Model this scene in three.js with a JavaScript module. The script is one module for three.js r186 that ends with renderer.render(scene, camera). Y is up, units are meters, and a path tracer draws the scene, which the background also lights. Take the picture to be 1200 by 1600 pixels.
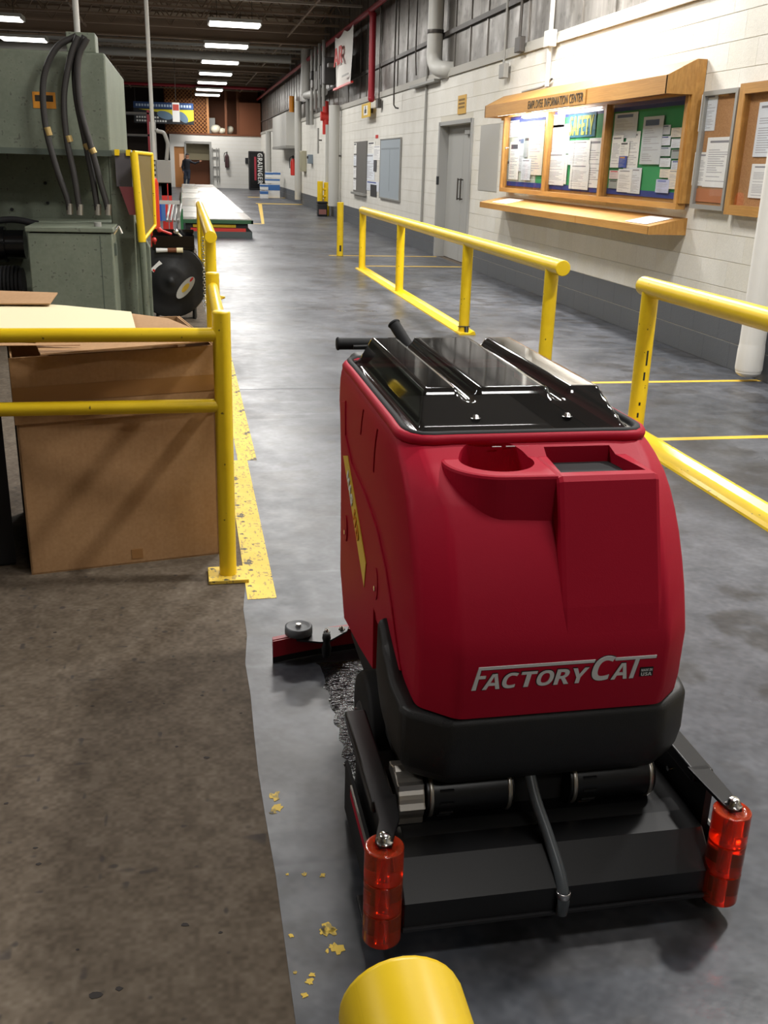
import * as THREE from 'three';
import { RoundedBoxGeometry } from 'three/addons/geometries/RoundedBoxGeometry.js';
import { TextGeometry } from 'three/addons/geometries/TextGeometry.js';
import { FontLoader } from 'three/addons/loaders/FontLoader.js';
import { mergeGeometries, mergeVertices, toCreasedNormals } from 'three/addons/utils/BufferGeometryUtils.js';
import { MarchingCubes } from 'three/addons/objects/MarchingCubes.js';
import { RectAreaLightUniformsLib } from 'three/addons/lights/RectAreaLightUniformsLib.js';
import { Brush, Evaluator, SUBTRACTION, ADDITION } from 'three-bvh-csg';

// ------------------------------------------------------------------ camera, light, exposure
RectAreaLightUniformsLib.init();
const scene = new THREE.Scene();
scene.background = new THREE.Color(0x000000);
const V = (x, y, z) => new THREE.Vector3(x, y, z);
const FPX = 1537, EYE = V(0, 1.5, 0);
const PITCH = 19.45 * Math.PI / 180, ROLL = 1.67 * Math.PI / 180, YAW = 11.45 * Math.PI / 180;
const f0 = V(Math.sin(YAW), 0, -Math.cos(YAW)), r0 = V(Math.cos(YAW), 0, Math.sin(YAW)), UPV = V(0, 1, 0);
const CF = f0.clone().multiplyScalar(Math.cos(PITCH)).addScaledVector(UPV, -Math.sin(PITCH));
const u0 = UPV.clone().multiplyScalar(Math.cos(PITCH)).addScaledVector(f0, Math.sin(PITCH));
const CR = r0.clone().multiplyScalar(Math.cos(ROLL)).addScaledVector(u0, Math.sin(ROLL));
const CU = u0.clone().multiplyScalar(Math.cos(ROLL)).addScaledVector(r0, -Math.sin(ROLL));
const camera = new THREE.PerspectiveCamera(2 * Math.atan(800 / FPX) * 180 / Math.PI, 0.75, 0.05, 200);
camera.position.copy(EYE);
camera.quaternion.setFromRotationMatrix(new THREE.Matrix4().makeBasis(CR, CU, CF.clone().negate()));
const renderer = new THREE.WebGLRenderer({ antialias: true });
renderer.toneMapping = THREE.LinearToneMapping;
renderer.toneMappingExposure = 1.5;
renderer.shadowMap.enabled = true;
const LAMP = 46;              // radiance of a fluorescent panel
const LAMPCOL = new THREE.Color(1.0, 0.975, 0.94);

// a pixel of the photograph as a direction, cut with a wall, a floor height or a depth
const ray = (px, py) => CF.clone().addScaledVector(CR, (px - 600) / FPX).addScaledVector(CU, (800 - py) / FPX);
const cut = (px, py, ax, val) => { const d = ray(px, py), t = (val - EYE[ax]) / d[ax]; return EYE.clone().addScaledVector(d, t); };
const onX = (px, py, x) => cut(px, py, 'x', x), onY = (px, py, y) => cut(px, py, 'y', y), onZ = (px, py, z) => cut(px, py, 'z', z);

// ------------------------------------------------------------------ helpers
let seedN = 12345;
const rnd = () => { seedN = (seedN * 1664525 + 1013904223) >>> 0; return seedN / 4294967296; };
const rr = (a, b) => a + (b - a) * rnd();
const taken = new Map();
const numbered = (n) => { const k = taken.get(n) || 0; taken.set(n, k + 1); return k ? n + '_' + String(k).padStart(3, '0') : n; };
function thing(name, label, category, base = [0, 0, 0], group) {
  const o = new THREE.Group(); o.name = numbered(name); o.position.set(...base); scene.add(o);
  o.userData = { label, category }; if (group) o.userData.group = group;
  return o;
}
function struct(name, base = [0, 0, 0]) { const o = new THREE.Group(); o.name = name; o.position.set(...base); o.userData = { kind: 'structure' }; scene.add(o); return o; }
function worldUV(g) {
  const p = g.attributes.position, n = g.attributes.normal, uv = new Float32Array(p.count * 2);
  for (let i = 0; i < p.count; i++) {
    const ax = Math.abs(n.getX(i)), ay = Math.abs(n.getY(i)), az = Math.abs(n.getZ(i));
    const x = p.getX(i), y = p.getY(i), z = p.getZ(i);
    if (ay >= ax && ay >= az) { uv[2 * i] = x; uv[2 * i + 1] = z; } else if (ax >= az) { uv[2 * i] = z; uv[2 * i + 1] = y; } else { uv[2 * i] = x; uv[2 * i + 1] = y; }
  }
  g.setAttribute('uv', new THREE.BufferAttribute(uv, 2));
}
function strip(list) {   // bring geometries to one attribute set before merging
  return list.map((g) => { let h = g.index ? g.toNonIndexed() : g; const o = new THREE.BufferGeometry(); for (const k of ['position', 'normal']) o.setAttribute(k, h.attributes[k]);
    o.setAttribute('uv', h.attributes.uv || new THREE.BufferAttribute(new Float32Array(h.attributes.position.count * 2), 2)); return o; });
}
const offset = (o) => { const p = V(0, 0, 0); for (let q = o; q; q = q.parent) p.add(q.position); return p; };
// geometry is written in world metres; the mesh is moved into its parent's frame
function M(name, geom, mat, parent, keepUV = false) {
  let g = Array.isArray(geom) ? (geom.length > 1 ? mergeGeometries(strip(geom)) : geom[0]) : geom;
  if (!keepUV && (mat.map || mat.bumpMap || mat.roughnessMap)) { if (g.index && g.userData.smooth !== true) g = g.toNonIndexed(); worldUV(g); }
  const off = offset(parent); g.translate(-off.x, -off.y, -off.z);
  const m = new THREE.Mesh(g, mat); m.name = name; m.castShadow = m.receiveShadow = true; parent.add(m);
  return m;
}
function solo(name, label, category, geom, mat, group, keepUV = false) {  // a thing that is one mesh
  const m = M(numbered(name), geom, mat, scene, keepUV);
  m.geometry.computeBoundingBox(); const b = m.geometry.boundingBox, c = b.getCenter(V(0, 0, 0)); c.y = b.min.y;
  m.geometry.translate(-c.x, -c.y, -c.z); m.position.copy(c);
  m.userData = { label, category }; if (group) m.userData.group = group;
  return m;
}
const box = (x0, x1, y0, y1, z0, z1) => { const g = new THREE.BoxGeometry(Math.abs(x1 - x0), Math.abs(y1 - y0), Math.abs(z1 - z0)); g.translate((x0 + x1) / 2, (y0 + y1) / 2, (z0 + z1) / 2); return g; };
const rbox = (x0, x1, y0, y1, z0, z1, r = 0.01, s = 2) => { const g = new RoundedBoxGeometry(Math.abs(x1 - x0), Math.abs(y1 - y0), Math.abs(z1 - z0), s, r); g.translate((x0 + x1) / 2, (y0 + y1) / 2, (z0 + z1) / 2); return g; };
function cyl(a, b, r, seg = 20, r2 = r) {
  const d = b.clone().sub(a), g = new THREE.CylinderGeometry(r2, r, d.length(), seg, 1);
  g.applyQuaternion(new THREE.Quaternion().setFromUnitVectors(UPV, d.clone().normalize())); g.translate((a.x + b.x) / 2, (a.y + b.y) / 2, (a.z + b.z) / 2); return g;
}
const tube = (pts, r, seg = 40, rs = 10, tension = 0.5) => new THREE.TubeGeometry(new THREE.CatmullRomCurve3(pts, false, 'catmullrom', tension), seg, r, rs);
function lathe(pts, center, axis = 'y', seg = 32) { const g = new THREE.LatheGeometry(pts.map((p) => new THREE.Vector2(p[0], p[1])), seg); if (axis === 'z') g.rotateX(Math.PI / 2); if (axis === 'x') g.rotateZ(-Math.PI / 2); g.translate(center.x, center.y, center.z); return g; }
// polygon (list of [a,b]) pushed along an axis; bevel rounds the edges
function slab(pts, axis, t0, t1, bevel = 0) {
  const s = new THREE.Shape(pts.map((p) => new THREE.Vector2(p[0], p[1])));
  const g = new THREE.ExtrudeGeometry(s, { depth: Math.abs(t1 - t0) - 2 * bevel, bevelEnabled: bevel > 0, bevelSize: bevel, bevelThickness: bevel, bevelSegments: 2, bevelOffset: -bevel, curveSegments: 16 });
  g.translate(0, 0, Math.min(t0, t1) + bevel);
  if (axis === 'x') g.applyMatrix4(new THREE.Matrix4().makeBasis(V(0, 0, 1), V(0, 1, 0), V(1, 0, 0)));       // a=z, b=y
  if (axis === 'y') g.applyMatrix4(new THREE.Matrix4().makeBasis(V(1, 0, 0), V(0, 0, 1), V(0, 1, 0)));       // a=x, b=z
  if (axis !== 'z') { const idx = g.attributes.position; for (let i = 0; i < idx.count; i += 3) { for (const k of ['position', 'normal', 'uv']) { const A = g.attributes[k], s2 = A.itemSize, arr = A.array; for (let c = 0; c < s2; c++) { const q = arr[(i + 1) * s2 + c]; arr[(i + 1) * s2 + c] = arr[(i + 2) * s2 + c]; arr[(i + 2) * s2 + c] = q; } } } }
  return g;
}
function quadPlate(pts, t, n) {    // four (or more) coplanar points thickened by t along n
  const top = pts, bot = pts.map((p) => p.clone().addScaledVector(n, -t)), P = [], k = pts.length;
  const tri = (a, b, c) => P.push(a.x, a.y, a.z, b.x, b.y, b.z, c.x, c.y, c.z);
  for (let i = 1; i < k - 1; i++) { tri(top[0], top[i], top[i + 1]); tri(bot[0], bot[i + 1], bot[i]); }
  for (let i = 0; i < k; i++) { const j = (i + 1) % k; tri(top[i], bot[i], bot[j]); tri(top[i], bot[j], top[j]); }
  const g = new THREE.BufferGeometry(); g.setAttribute('position', new THREE.Float32BufferAttribute(P, 3)); g.computeVertexNormals();
  g.setAttribute('uv', new THREE.BufferAttribute(new Float32Array(P.length / 3 * 2), 2)); return g;
}
const font = await new FontLoader().loadAsync('fonts/droid/droid_sans_bold.typeface.json');
const fontR = await new FontLoader().loadAsync('fonts/droid/droid_sans_regular.typeface.json');
function word(str, w, h, depth, shear = 0, f = font, bevel = 0) {     // lettering fitted into w x h at the origin, facing +z
  const g = new TextGeometry(str, { font: f, size: 1, depth: 0.1, curveSegments: 4, bevelEnabled: false });
  g.computeBoundingBox(); const b = g.boundingBox;
  g.translate(-b.min.x, -b.min.y, 0); g.scale((w + 2 * bevel) / (b.max.x - b.min.x), (h + 2 * bevel) / (b.max.y - b.min.y), depth / 0.1); g.translate(-bevel, -bevel, 0);
  if (shear) g.applyMatrix4(new THREE.Matrix4().set(1, shear, 0, 0, 0, 1, 0, 0, 0, 0, 1, 0, 0, 0, 0, 1));
  return g;
}
const onWallX = (g) => g.rotateY(-Math.PI / 2);   // faces -x; its x axis runs toward +z

// ------------------------------------------------------------------ procedural textures
function lattice(seed) { let s = seed * 7919 + 17; const a = new Float32Array(65536); for (let i = 0; i < 65536; i++) { s = (s * 1664525 + 1013904223) >>> 0; a[i] = s / 4294967296; } return a; }
const LAT = [lattice(1), lattice(2), lattice(3), lattice(4)];
function vn(u, v, px, py, L) { const x = u * px, y = v * py, xi = Math.floor(x), yi = Math.floor(y); let fx = x - xi, fy = y - yi; fx = fx * fx * (3 - 2 * fx); fy = fy * fy * (3 - 2 * fy);
  const w = (a, b) => L[(((a % px + px) % px) & 255) + ((((b % py + py) % py) & 255) << 8)];
  const a = w(xi, yi), b = w(xi + 1, yi), c = w(xi, yi + 1), d = w(xi + 1, yi + 1); return a + (b - a) * fx + (c - a) * fy + (a - b - c + d) * fx * fy; }
function fbm(u, v, px, py, oct, L) { let s = 0, a = 0.5, n = 0; for (let i = 0; i < oct; i++) { s += a * vn(u, v, Math.min(px, 256), Math.min(py, 256), L); n += a; a *= 0.5; px *= 2; py *= 2; } return s / n; }
function tex(w, h, metres, fn, colour = true) {
  const d = new Uint8Array(w * h * 4);
  for (let j = 0; j < h; j++) for (let i = 0; i < w; i++) { const c = fn((i + 0.5) / w, (j + 0.5) / h), k = (j * w + i) * 4; d[k] = Math.max(0, Math.min(255, c[0])); d[k + 1] = Math.max(0, Math.min(255, c[1])); d[k + 2] = Math.max(0, Math.min(255, c[2])); d[k + 3] = 255; }
  const t = new THREE.DataTexture(d, w, h); t.wrapS = t.wrapT = THREE.RepeatWrapping; t.magFilter = THREE.LinearFilter; t.minFilter = THREE.LinearMipmapLinearFilter; t.generateMipmaps = true;
  if (colour) t.colorSpace = THREE.SRGBColorSpace; t.repeat.set(1 / metres[0], 1 / metres[1]); t.needsUpdate = true; return t;
}
const mixc = (a, b, t) => [a[0] + (b[0] - a[0]) * t, a[1] + (b[1] - a[1]) * t, a[2] + (b[2] - a[2]) * t];
const hexc = (h) => [(h >> 16) & 255, (h >> 8) & 255, h & 255];
const sst = (a, b, x) => { const t = Math.max(0, Math.min(1, (x - a) / (b - a))); return t * t * (3 - 2 * t); };
function canvasTex(w, h, draw) { const c = document.createElement('canvas'); c.width = w; c.height = h; const x = c.getContext('2d'); draw(x, w, h); const t = new THREE.CanvasTexture(c); t.colorSpace = THREE.SRGBColorSpace; return t; }

const std = (color, roughness = 0.6, metalness = 0, extra = {}) => new THREE.MeshStandardMaterial({ color, roughness, metalness, ...extra });
const phys = (o) => new THREE.MeshPhysicalMaterial(o);
const T = {};
T.lane = tex(1024, 1024, [4.1, 4.1], (u, v) => {
  const a = fbm(u, v, 5, 5, 5, LAT[0]), b = fbm(u, v, 40, 40, 3, LAT[1]), s = fbm(u, v, 6, 90, 3, LAT[2]), c = fbm(u, v, 24, 24, 4, LAT[3]);
  let col = mixc([58, 61, 67], [86, 88, 94], sst(0.25, 0.75, a)); col = mixc(col, [52, 51, 52], 0.7 * sst(0.52, 0.72, c)); col = mixc(col, [104, 106, 110], 0.35 * sst(0.66, 0.85, s)); const g = (b - 0.5) * 34 + (vn(u, v, 256, 256, LAT[0]) - 0.5) * 16; return [col[0] + g, col[1] + g, col[2] + g];
});
T.laneR = tex(512, 512, [4.1, 4.1], (u, v) => { const a = fbm(u, v, 6, 6, 5, LAT[2]), b = fbm(u, v, 70, 70, 2, LAT[0]); const q = 62 + 64 * a + 24 * (b - 0.5); return [q, q, q]; }, false);
T.laneB = tex(512, 512, [1.3, 1.3], (u, v) => { const q = 255 * (0.5 * fbm(u, v, 12, 12, 4, LAT[1]) + 0.5 * fbm(u, v, 90, 90, 2, LAT[3])); return [q, q, q]; }, false);
T.conc = tex(1024, 1024, [2.7, 2.7], (u, v) => {
  const a = fbm(u, v, 4, 4, 5, LAT[1]), b = fbm(u, v, 60, 60, 3, LAT[2]), s = vn(u, v, 90, 90, LAT[0]), s2 = vn(u + 0.37, v + 0.11, 36, 36, LAT[3]);
  let col = mixc([76, 65, 52], [86, 75, 61], sst(0.25, 0.75, a)); const g = (b - 0.5) * 30 + (vn(u, v, 256, 256, LAT[1]) - 0.5) * 20; col = [col[0] + g, col[1] + g, col[2] + g]; col = mixc(col, [48, 42, 38], 0.75 * sst(0.9, 0.98, s)); return mixc(col, [44, 38, 36], 0.7 * sst(0.95, 0.99, s2));
});
T.card = tex(512, 512, [0.9, 0.9], (u, v) => { const a = fbm(u, v, 5, 5, 4, LAT[0]), b = fbm(u, v, 128, 6, 2, LAT[1]), c = fbm(u, v, 100, 100, 2, LAT[2]); const col = mixc([158, 120, 80], [176, 138, 97], a); const g = (b - 0.5) * 5 + (c - 0.5) * 12; return [col[0] + g, col[1] + g, col[2] + g]; });
T.oak = tex(512, 512, [1.2, 0.3], (u, v) => { const w = fbm(u, v, 3, 10, 4, LAT[3]), g = fbm(u, v, 4, 120, 3, LAT[1]), r = 0.5 + 0.5 * Math.sin((v * 16 + w * 3.2) * 6.283); let c = mixc([162, 114, 54], [187, 141, 75], 0.25 * r + 0.75 * w); const k = (g - 0.5) * 30; return [c[0] + k, c[1] + k * 0.8, c[2] + k * 0.5]; });
T.paint = tex(512, 512, [0.7, 0.7], (u, v) => { const a = fbm(u, v, 6, 6, 4, LAT[2]), c = fbm(u, v, 26, 26, 4, LAT[0]); let col = mixc([222, 184, 20], [236, 202, 36], a); return mixc(col, [92, 74, 30], 0.85 * sst(0.8, 0.83, c)); });
T.tape = tex(512, 512, [0.55, 0.55], (u, v) => { const a = fbm(u, v, 6, 6, 4, LAT[2]), c = fbm(u, v, 22, 22, 4, LAT[0]), d = fbm(u, v, 70, 30, 2, LAT[3]); let col = mixc([214, 180, 62], [234, 202, 88], a); col = mixc(col, [120, 108, 78], 0.55 * sst(0.6, 0.75, d)); return mixc(col, [70, 66, 60], 0.9 * sst(0.68, 0.73, c)); });
T.block = tex(512, 512, [0.86, 0.86], (u, v) => { const a = fbm(u, v, 4, 4, 4, LAT[0]), c = fbm(u, v, 90, 90, 2, LAT[1]); const g = (c - 0.5) * 12; const col = mixc([214, 211, 201], [227, 225, 217], a); return [col[0] + g, col[1] + g, col[2] + g]; });
T.blockB = tex(512, 512, [0.43, 0.43], (u, v) => { const q = 255 * (0.4 * fbm(u, v, 20, 20, 3, LAT[2]) + 0.6 * fbm(u, v, 110, 110, 1, LAT[3])); return [q, q, q]; }, false);
T.steel = tex(512, 512, [1.4, 1.4], (u, v) => { const a = fbm(u, v, 5, 3, 4, LAT[3]), b = fbm(u, v, 60, 5, 3, LAT[2]), c = fbm(u, v, 14, 14, 4, LAT[0]); const q = 108 + 40 * (a - 0.5) + 26 * (b - 0.5) - 26 * sst(0.55, 0.8, c); return [q + 4, q, q - 6]; });
T.steelR = tex(256, 256, [1.4, 1.4], (u, v) => { const q = 80 + 110 * fbm(u, v, 5, 5, 4, LAT[1]); return [q, q, q]; }, false);
T.green = tex(512, 512, [1.1, 1.1], (u, v) => { const a = fbm(u, v, 4, 4, 5, LAT[2]), c = fbm(u, v, 40, 40, 3, LAT[1]); const col = mixc([96, 104, 90], [116, 122, 106], a); const g = (c - 0.5) * 14; return mixc([col[0] + g, col[1] + g, col[2] + g], [62, 62, 54], 0.6 * sst(0.7, 0.85, c)); });
T.deck = tex(256, 256, [3, 3], (u, v) => { const a = fbm(u, v, 5, 5, 4, LAT[1]); return mixc([118, 102, 84], [150, 132, 110], a); });
T.plastB = tex(256, 256, [0.06, 0.06], (u, v) => { const q = 255 * fbm(u, v, 40, 40, 2, LAT[0]); return [q, q, q]; }, false);
T.cork = tex(256, 256, [0.4, 0.4], (u, v) => { const a = fbm(u, v, 60, 60, 2, LAT[1]); return mixc([164, 118, 74], [196, 150, 104], a); });
T.wet = tex(512, 512, [0.22, 0.22], (u, v) => { const q = 255 * fbm(u, v, 9, 26, 4, LAT[2]); return [q, q, q]; }, false);
T.white = tex(512, 512, [3, 3], (u, v) => { const a = fbm(u, v, 4, 4, 4, LAT[3]); return mixc([204, 202, 196], [222, 220, 214], a); });
const oakV = T.oak.clone(); oakV.repeat.set(1 / 0.3, 1 / 1.2); oakV.rotation = Math.PI / 2; oakV.needsUpdate = true;

const MAT = {
  lane: std(0xffffff, 1, 0, { map: T.lane, roughnessMap: T.laneR, bumpMap: T.laneB, bumpScale: 0.0005 }),
  conc: std(0xffffff, 0.85, 0, { map: T.conc, bumpMap: T.laneB, bumpScale: 0.0015 }),
  card: std(0xffffff, 0.85, 0, { map: T.card }), cardEdge: std(0xb08a5c, 0.9), cream: std(0xe2d6b0, 0.8), tapeBrown: std(0x9a7044, 0.35),
  yellow: std(0xffffff, 0.33, 0, { map: T.paint }), tape: std(0xffffff, 0.6, 0, { map: T.tape }), yline: std(0xd8b02e, 0.55),
  block: std(0xffffff, 0.62, 0, { map: T.block, bumpMap: T.blockB, bumpScale: 0.0015 }), joint: std(0xcbc6b8, 0.85), baseBlock: std(0x55585c, 0.55, 0, { bumpMap: T.blockB, bumpScale: 0.0015 }), baseJoint: std(0x474a4e, 0.7),
  steel: std(0xffffff, 0.75, 0.75, { map: T.steel, roughnessMap: T.steelR }), darkSteel: std(0x4c4844, 0.5, 0.5), galv: std(0xb4b4b0, 0.4, 0.7), chrome: std(0xdedede, 0.22, 1), alu: std(0xb9b4ac, 0.35, 0.9),
  deck: std(0xffffff, 0.9, 0, { map: T.deck }), joist: std(0x85725f, 0.7), joistL: std(0xa39a8c, 0.6), white: std(0xffffff, 0.6, 0, { map: T.white }),
  oak: std(0xffffff, 0.42, 0, { map: T.oak }), oakV: std(0xffffff, 0.42, 0, { map: oakV }), cork: std(0xffffff, 0.9, 0, { map: T.cork }),
  redPaint: std(0x9c1626, 0.45), redDark: std(0x7a1420, 0.4), grayPaint: std(0x8e8d88, 0.5), grayLight: std(0xb9b8b2, 0.5), doorGray: std(0xa6a6a2, 0.5), frameGray: std(0x9b9b98, 0.5),
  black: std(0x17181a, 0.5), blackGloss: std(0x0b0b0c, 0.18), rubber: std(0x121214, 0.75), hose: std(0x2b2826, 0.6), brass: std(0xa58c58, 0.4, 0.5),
  press: std(0xffffff, 0.5, 0, { map: T.green }), pressDark: std(0x4c554c, 0.6), paper: std(0xe9e9e6, 0.8), green: std(0x2f9a5c, 0.7), navy: std(0x2b3f8f, 0.6), ink: std(0x2a2418, 0.8),
  glass: phys({ color: 0xffffff, roughness: 0.02, transmission: 1, thickness: 0, ior: 1.5 }),
  lensRed: std(0xc8322a, 0.4), brown: std(0x6e3f22, 0.7), wood: std(0xa9713c, 0.6), blue: std(0x2448a8, 0.5), skyblue: std(0x3f6fae, 0.6), orange: std(0xd98a1e, 0.5), gold: std(0xd8b33a, 0.4),
  red: phys({ color: new THREE.Color().setRGB(0.38, 0.005, 0.024), roughness: 0.54, specularIntensity: 0.32, bumpMap: T.plastB, bumpScale: 0.0001 }),
  bumper: std(0x131314, 0.5, 0, { bumpMap: T.plastB, bumpScale: 0.0002 }),
  deckBlack: std(0x0c0c0e, 0.36), silver: std(0xdcdddd, 0.45, 0),
  tint: phys({ color: new THREE.Color().setRGB(0.16, 0.155, 0.15), roughness: 0.05, transmission: 0.92, thickness: 0, ior: 1.5 }),
  roller: phys({ color: new THREE.Color().setRGB(1.0, 0.16, 0.05), roughness: 0.12, transmission: 0.8, thickness: 0.04, ior: 1.45, attenuationColor: new THREE.Color(1, 0.16, 0.05), attenuationDistance: 0.06 }),
  wet: phys({ color: 0x121416, roughness: 0.16, bumpMap: T.wet, bumpScale: 0.008 }),
  skin: std(0xa8765a, 0.6), cloth: std(0x22242c, 0.8),
  lampGlow: new THREE.MeshStandardMaterial({ color: 0xffffff, emissive: new THREE.Color(1, 0.97, 0.92), emissiveIntensity: 4.2, roughness: 0.5 }),
};
Object.values(MAT).forEach((m) => { m.side = THREE.DoubleSide; });

// ------------------------------------------------------------------ large structure
const WX = 4.32, ZFAR = -59, ZBACK = 10, XL = -13, CEIL = 5.7;
const floor = struct('floor');
M('concrete_slab', box(XL - 0.2, WX + 0.3, -0.2, 0, ZFAR - 6, ZBACK + 0.2), MAT.conc, floor);
{ // grey paint of the traffic lane, with a ragged left edge
  const pts = []; const n = 150, z0 = ZBACK, z1 = -20;
  const edge = (z) => (z > -3.3 ? 0.14 : 0.165) + 0.012 * (vn(z / 40 + 5, 0.3, 200, 8, LAT[0]) - 0.5) * 2 + 0.02 * (vn(z / 40 + 5, 0.7, 40, 8, LAT[1]) - 0.5) * 2;
  for (let i = 0; i <= n; i++) { const z = z0 + (z1 - z0) * i / n; pts.push([edge(z), z]); }
  pts.push([XL + 0.05, -20.5]); pts.push([XL + 0.05, ZFAR]); pts.push([WX + 0.02, ZFAR]); pts.push([WX + 0.02, z0]);
  M('lane_paint', slab(pts, 'y', 0, 0.0012), MAT.lane, floor);
}
const stripe = (x0, x1, z0, z1, m = MAT.yline, h = 0.0022) => M('floor_stripe', box(x0, x1, 0.0008, h, z0, z1), m, floor);
stripe(0.17, 0.275, -5.05, -3.28, MAT.tape); stripe(0.225, 0.325, -8.6, -5.05, MAT.tape, 0.0026); stripe(0.19, 0.28, -16, -8.6, MAT.tape);
stripe(2.65, WX, -6.87, -6.81); stripe(2.65, WX, -5.28, -5.22); stripe(2.62, 4.3, -15.53, -15.45); stripe(2.4, 4.3, -17.3, -17.22);
{ // far bay markings
  const a = onY(387, 308, 0), b = onY(455, 308, 0); stripe(a.x, WX, a.z - 0.25, a.z + 0.25); const c = onY(400, 318, 0); stripe(c.x, WX, c.z - 0.25, c.z + 0.25);
  const d = onY(411, 350, 0); { const e = onY(406, 318, 0); const w2 = 0.035; M('floor_stripe', quadPlate([V(d.x - w2, 0.0022, d.z), V(d.x + w2, 0.0022, d.z), V(e.x + w2 * 2, 0.0022, e.z), V(e.x - w2 * 2, 0.0022, e.z)], 0.0014, UPV), MAT.yline, floor); } stripe(1.4, d.x, d.z - 0.08, d.z + 0.08);
}
M('floor_joint', box(0.3, 2.5, 0.0008, 0.0016, -6.78, -6.772), std(0x3a3b3e, 0.9), floor); M('floor_joint', box(0.3, 2.5, 0.0008, 0.0016, -12.4, -12.39), std(0x3a3b3e, 0.9), floor);
// worn flakes of old yellow paint
for (const [px, py, s] of [[430, 1245, 0.035], [434, 1262, 0.03], [427, 1270, 0.018], [512, 1452, 0.035], [505, 1456, 0.018], [520, 1457, 0.02], [527, 1483, 0.03], [518, 1480, 0.012], [511, 1487, 0.01], [455, 1463, 0.011], [449, 1367, 0.008], [475, 1367, 0.014], [504, 1369, 0.016], [484, 1535, 0.02], [488, 1524, 0.013], [476, 1556, 0.014], [461, 1520, 0.008]]) {
  const c = onY(px, py, 0), p = []; for (let k = 0; k < 14; k++) { const a = k / 14 * 6.283, r = s * rr(0.2, 0.55); p.push([c.x + r * Math.cos(a) * 1.1, c.z + r * Math.sin(a) * 1.2]); }
  M('paint_flake', slab(p, 'y', 0.0008, 0.0022), MAT.tape, floor);
}
// dark oil specks on the bare concrete
for (let i = 0; i < 16; i++) { const s = [[323, 1184, 0.012], [150, 1555, 0.02], [55, 1325, 0.009], [290, 1445, 0.012], [185, 1545, 0.012], [60, 1350, 0.01]][i] || [rr(10, 400), rr(980, 1590), rr(0.004, 0.009)]; const c = onY(s[0], s[1], 0), p = []; for (let k = 0; k < 9; k++) { const a = k / 9 * 6.283, r = s[2] * rr(0.3, 0.6); p.push([c.x + r * Math.cos(a) * 1.4, c.z + r * Math.sin(a)]); } M('oil_spot', slab(p, 'y', 0.0002, 0.0009), std(0x241e1b, 0.8), floor); }

// right-hand wall: painted block below, steel sheet above
const wallR = struct('wall_right');
const DZ0 = -17.42, DZ1 = -15.43, DH = 2.14;     // the doorway
const BT = 2.88, COURSE = 0.208, BL = 0.43;
M('mortar', [box(WX + 0.004, WX + 0.22, 0, BT, DZ1, ZBACK), box(WX + 0.004, WX + 0.22, 0, BT, ZFAR, DZ0), box(WX + 0.004, WX + 0.22, DH, BT, DZ0, DZ1)], MAT.joint, wallR);
{
  const pieces = []; const mats = [0xffffff, 0xfcfbf8, 0xfefdfc].map((c) => { const m = MAT.block.clone(); m.color = new THREE.Color(c); return m; });
  const G0 = new Map();
  for (let r = 0; r * COURSE < BT - 0.01; r++) {
    const y0 = r * COURSE + 0.0025, y1 = Math.min((r + 1) * COURSE, BT) - 0.0025; const dark = (r + 1) * COURSE < 0.44;
    for (let z = ZBACK - 4 - (r % 2) * BL / 2; z > ZFAR; z -= BL) {
      let za = z - BL + 0.0005, zb = z - 0.0005;
      if (y0 < DH - 0.05) { if (za < DZ1 && zb > DZ0) { if (zb > DZ1 + 0.05) za = DZ1 + 0.01; else if (za < DZ0 - 0.05) zb = DZ0 - 0.01; else continue; } }
      pieces.push({ y0, y1, za, zb, dark, zc: (za + zb) / 2 });
    }
  }
  const inView = (p) => p.zc < -6.6; const list = pieces.filter(inView).sort((a, b) => b.zc - a.zc); const near = list.slice(0, 290), far = list.slice(290).concat(pieces.filter((p) => !inView(p)));
  near.forEach((p, i) => {
    const key = (p.y1 - p.y0).toFixed(3) + (p.zb - p.za).toFixed(3); if (!G0.has(key)) G0.set(key, new RoundedBoxGeometry(0.03, p.y1 - p.y0, p.zb - p.za, 1, 0.0018));
    const g = G0.get(key).clone(); g.translate(WX + 0.015, (p.y0 + p.y1) / 2, p.zc); M('block', g, p.dark ? MAT.baseBlock : mats[i % 3], wallR);
  });
  const fl = far.filter((p) => !p.dark).map((p) => box(WX, WX + 0.03, p.y0, p.y1, p.za, p.zb)), fd = far.filter((p) => p.dark).map((p) => box(WX, WX + 0.03, p.y0, p.y1, p.za, p.zb));
  M('block_field', fl, MAT.block, wallR).userData.kind = 'stuff'; M('painted_base_field', fd, MAT.baseBlock, wallR).userData.kind = 'stuff';
}
M('ledge', [box(WX - 0.03, WX + 0.12, BT, BT + 0.07, ZFAR, ZBACK), box(WX - 0.012, WX + 0.1, BT + 0.07, BT + 0.12, ZFAR, ZBACK)], std(0xa9a69d, 0.55), wallR);
{
  const X0 = WX + 0.06; M('girt', box(X0 - 0.05, X0 + 0.05, 3.52, 3.59, ZFAR, ZBACK), MAT.darkSteel, wallR);
  const pw = 0.92; for (let z = ZBACK - 3; z > ZFAR; z -= pw) { for (const [a, b] of [[BT + 0.1, 3.53], [3.58, CEIL]]) M('steel_panel', box(X0, X0 + 0.03, a, b, z - pw + 0.012, z), MAT.steel, wallR); if (rnd() < 0.8) M('panel_batten', box(X0 - 0.016, X0 + 0.01, BT + 0.1, CEIL, z - 0.022, z + 0.01), MAT.steel, wallR); }
  M('panel_backing', box(X0 + 0.04, X0 + 0.2, BT, CEIL, ZFAR, ZBACK), MAT.darkSteel, wallR);
}
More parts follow.
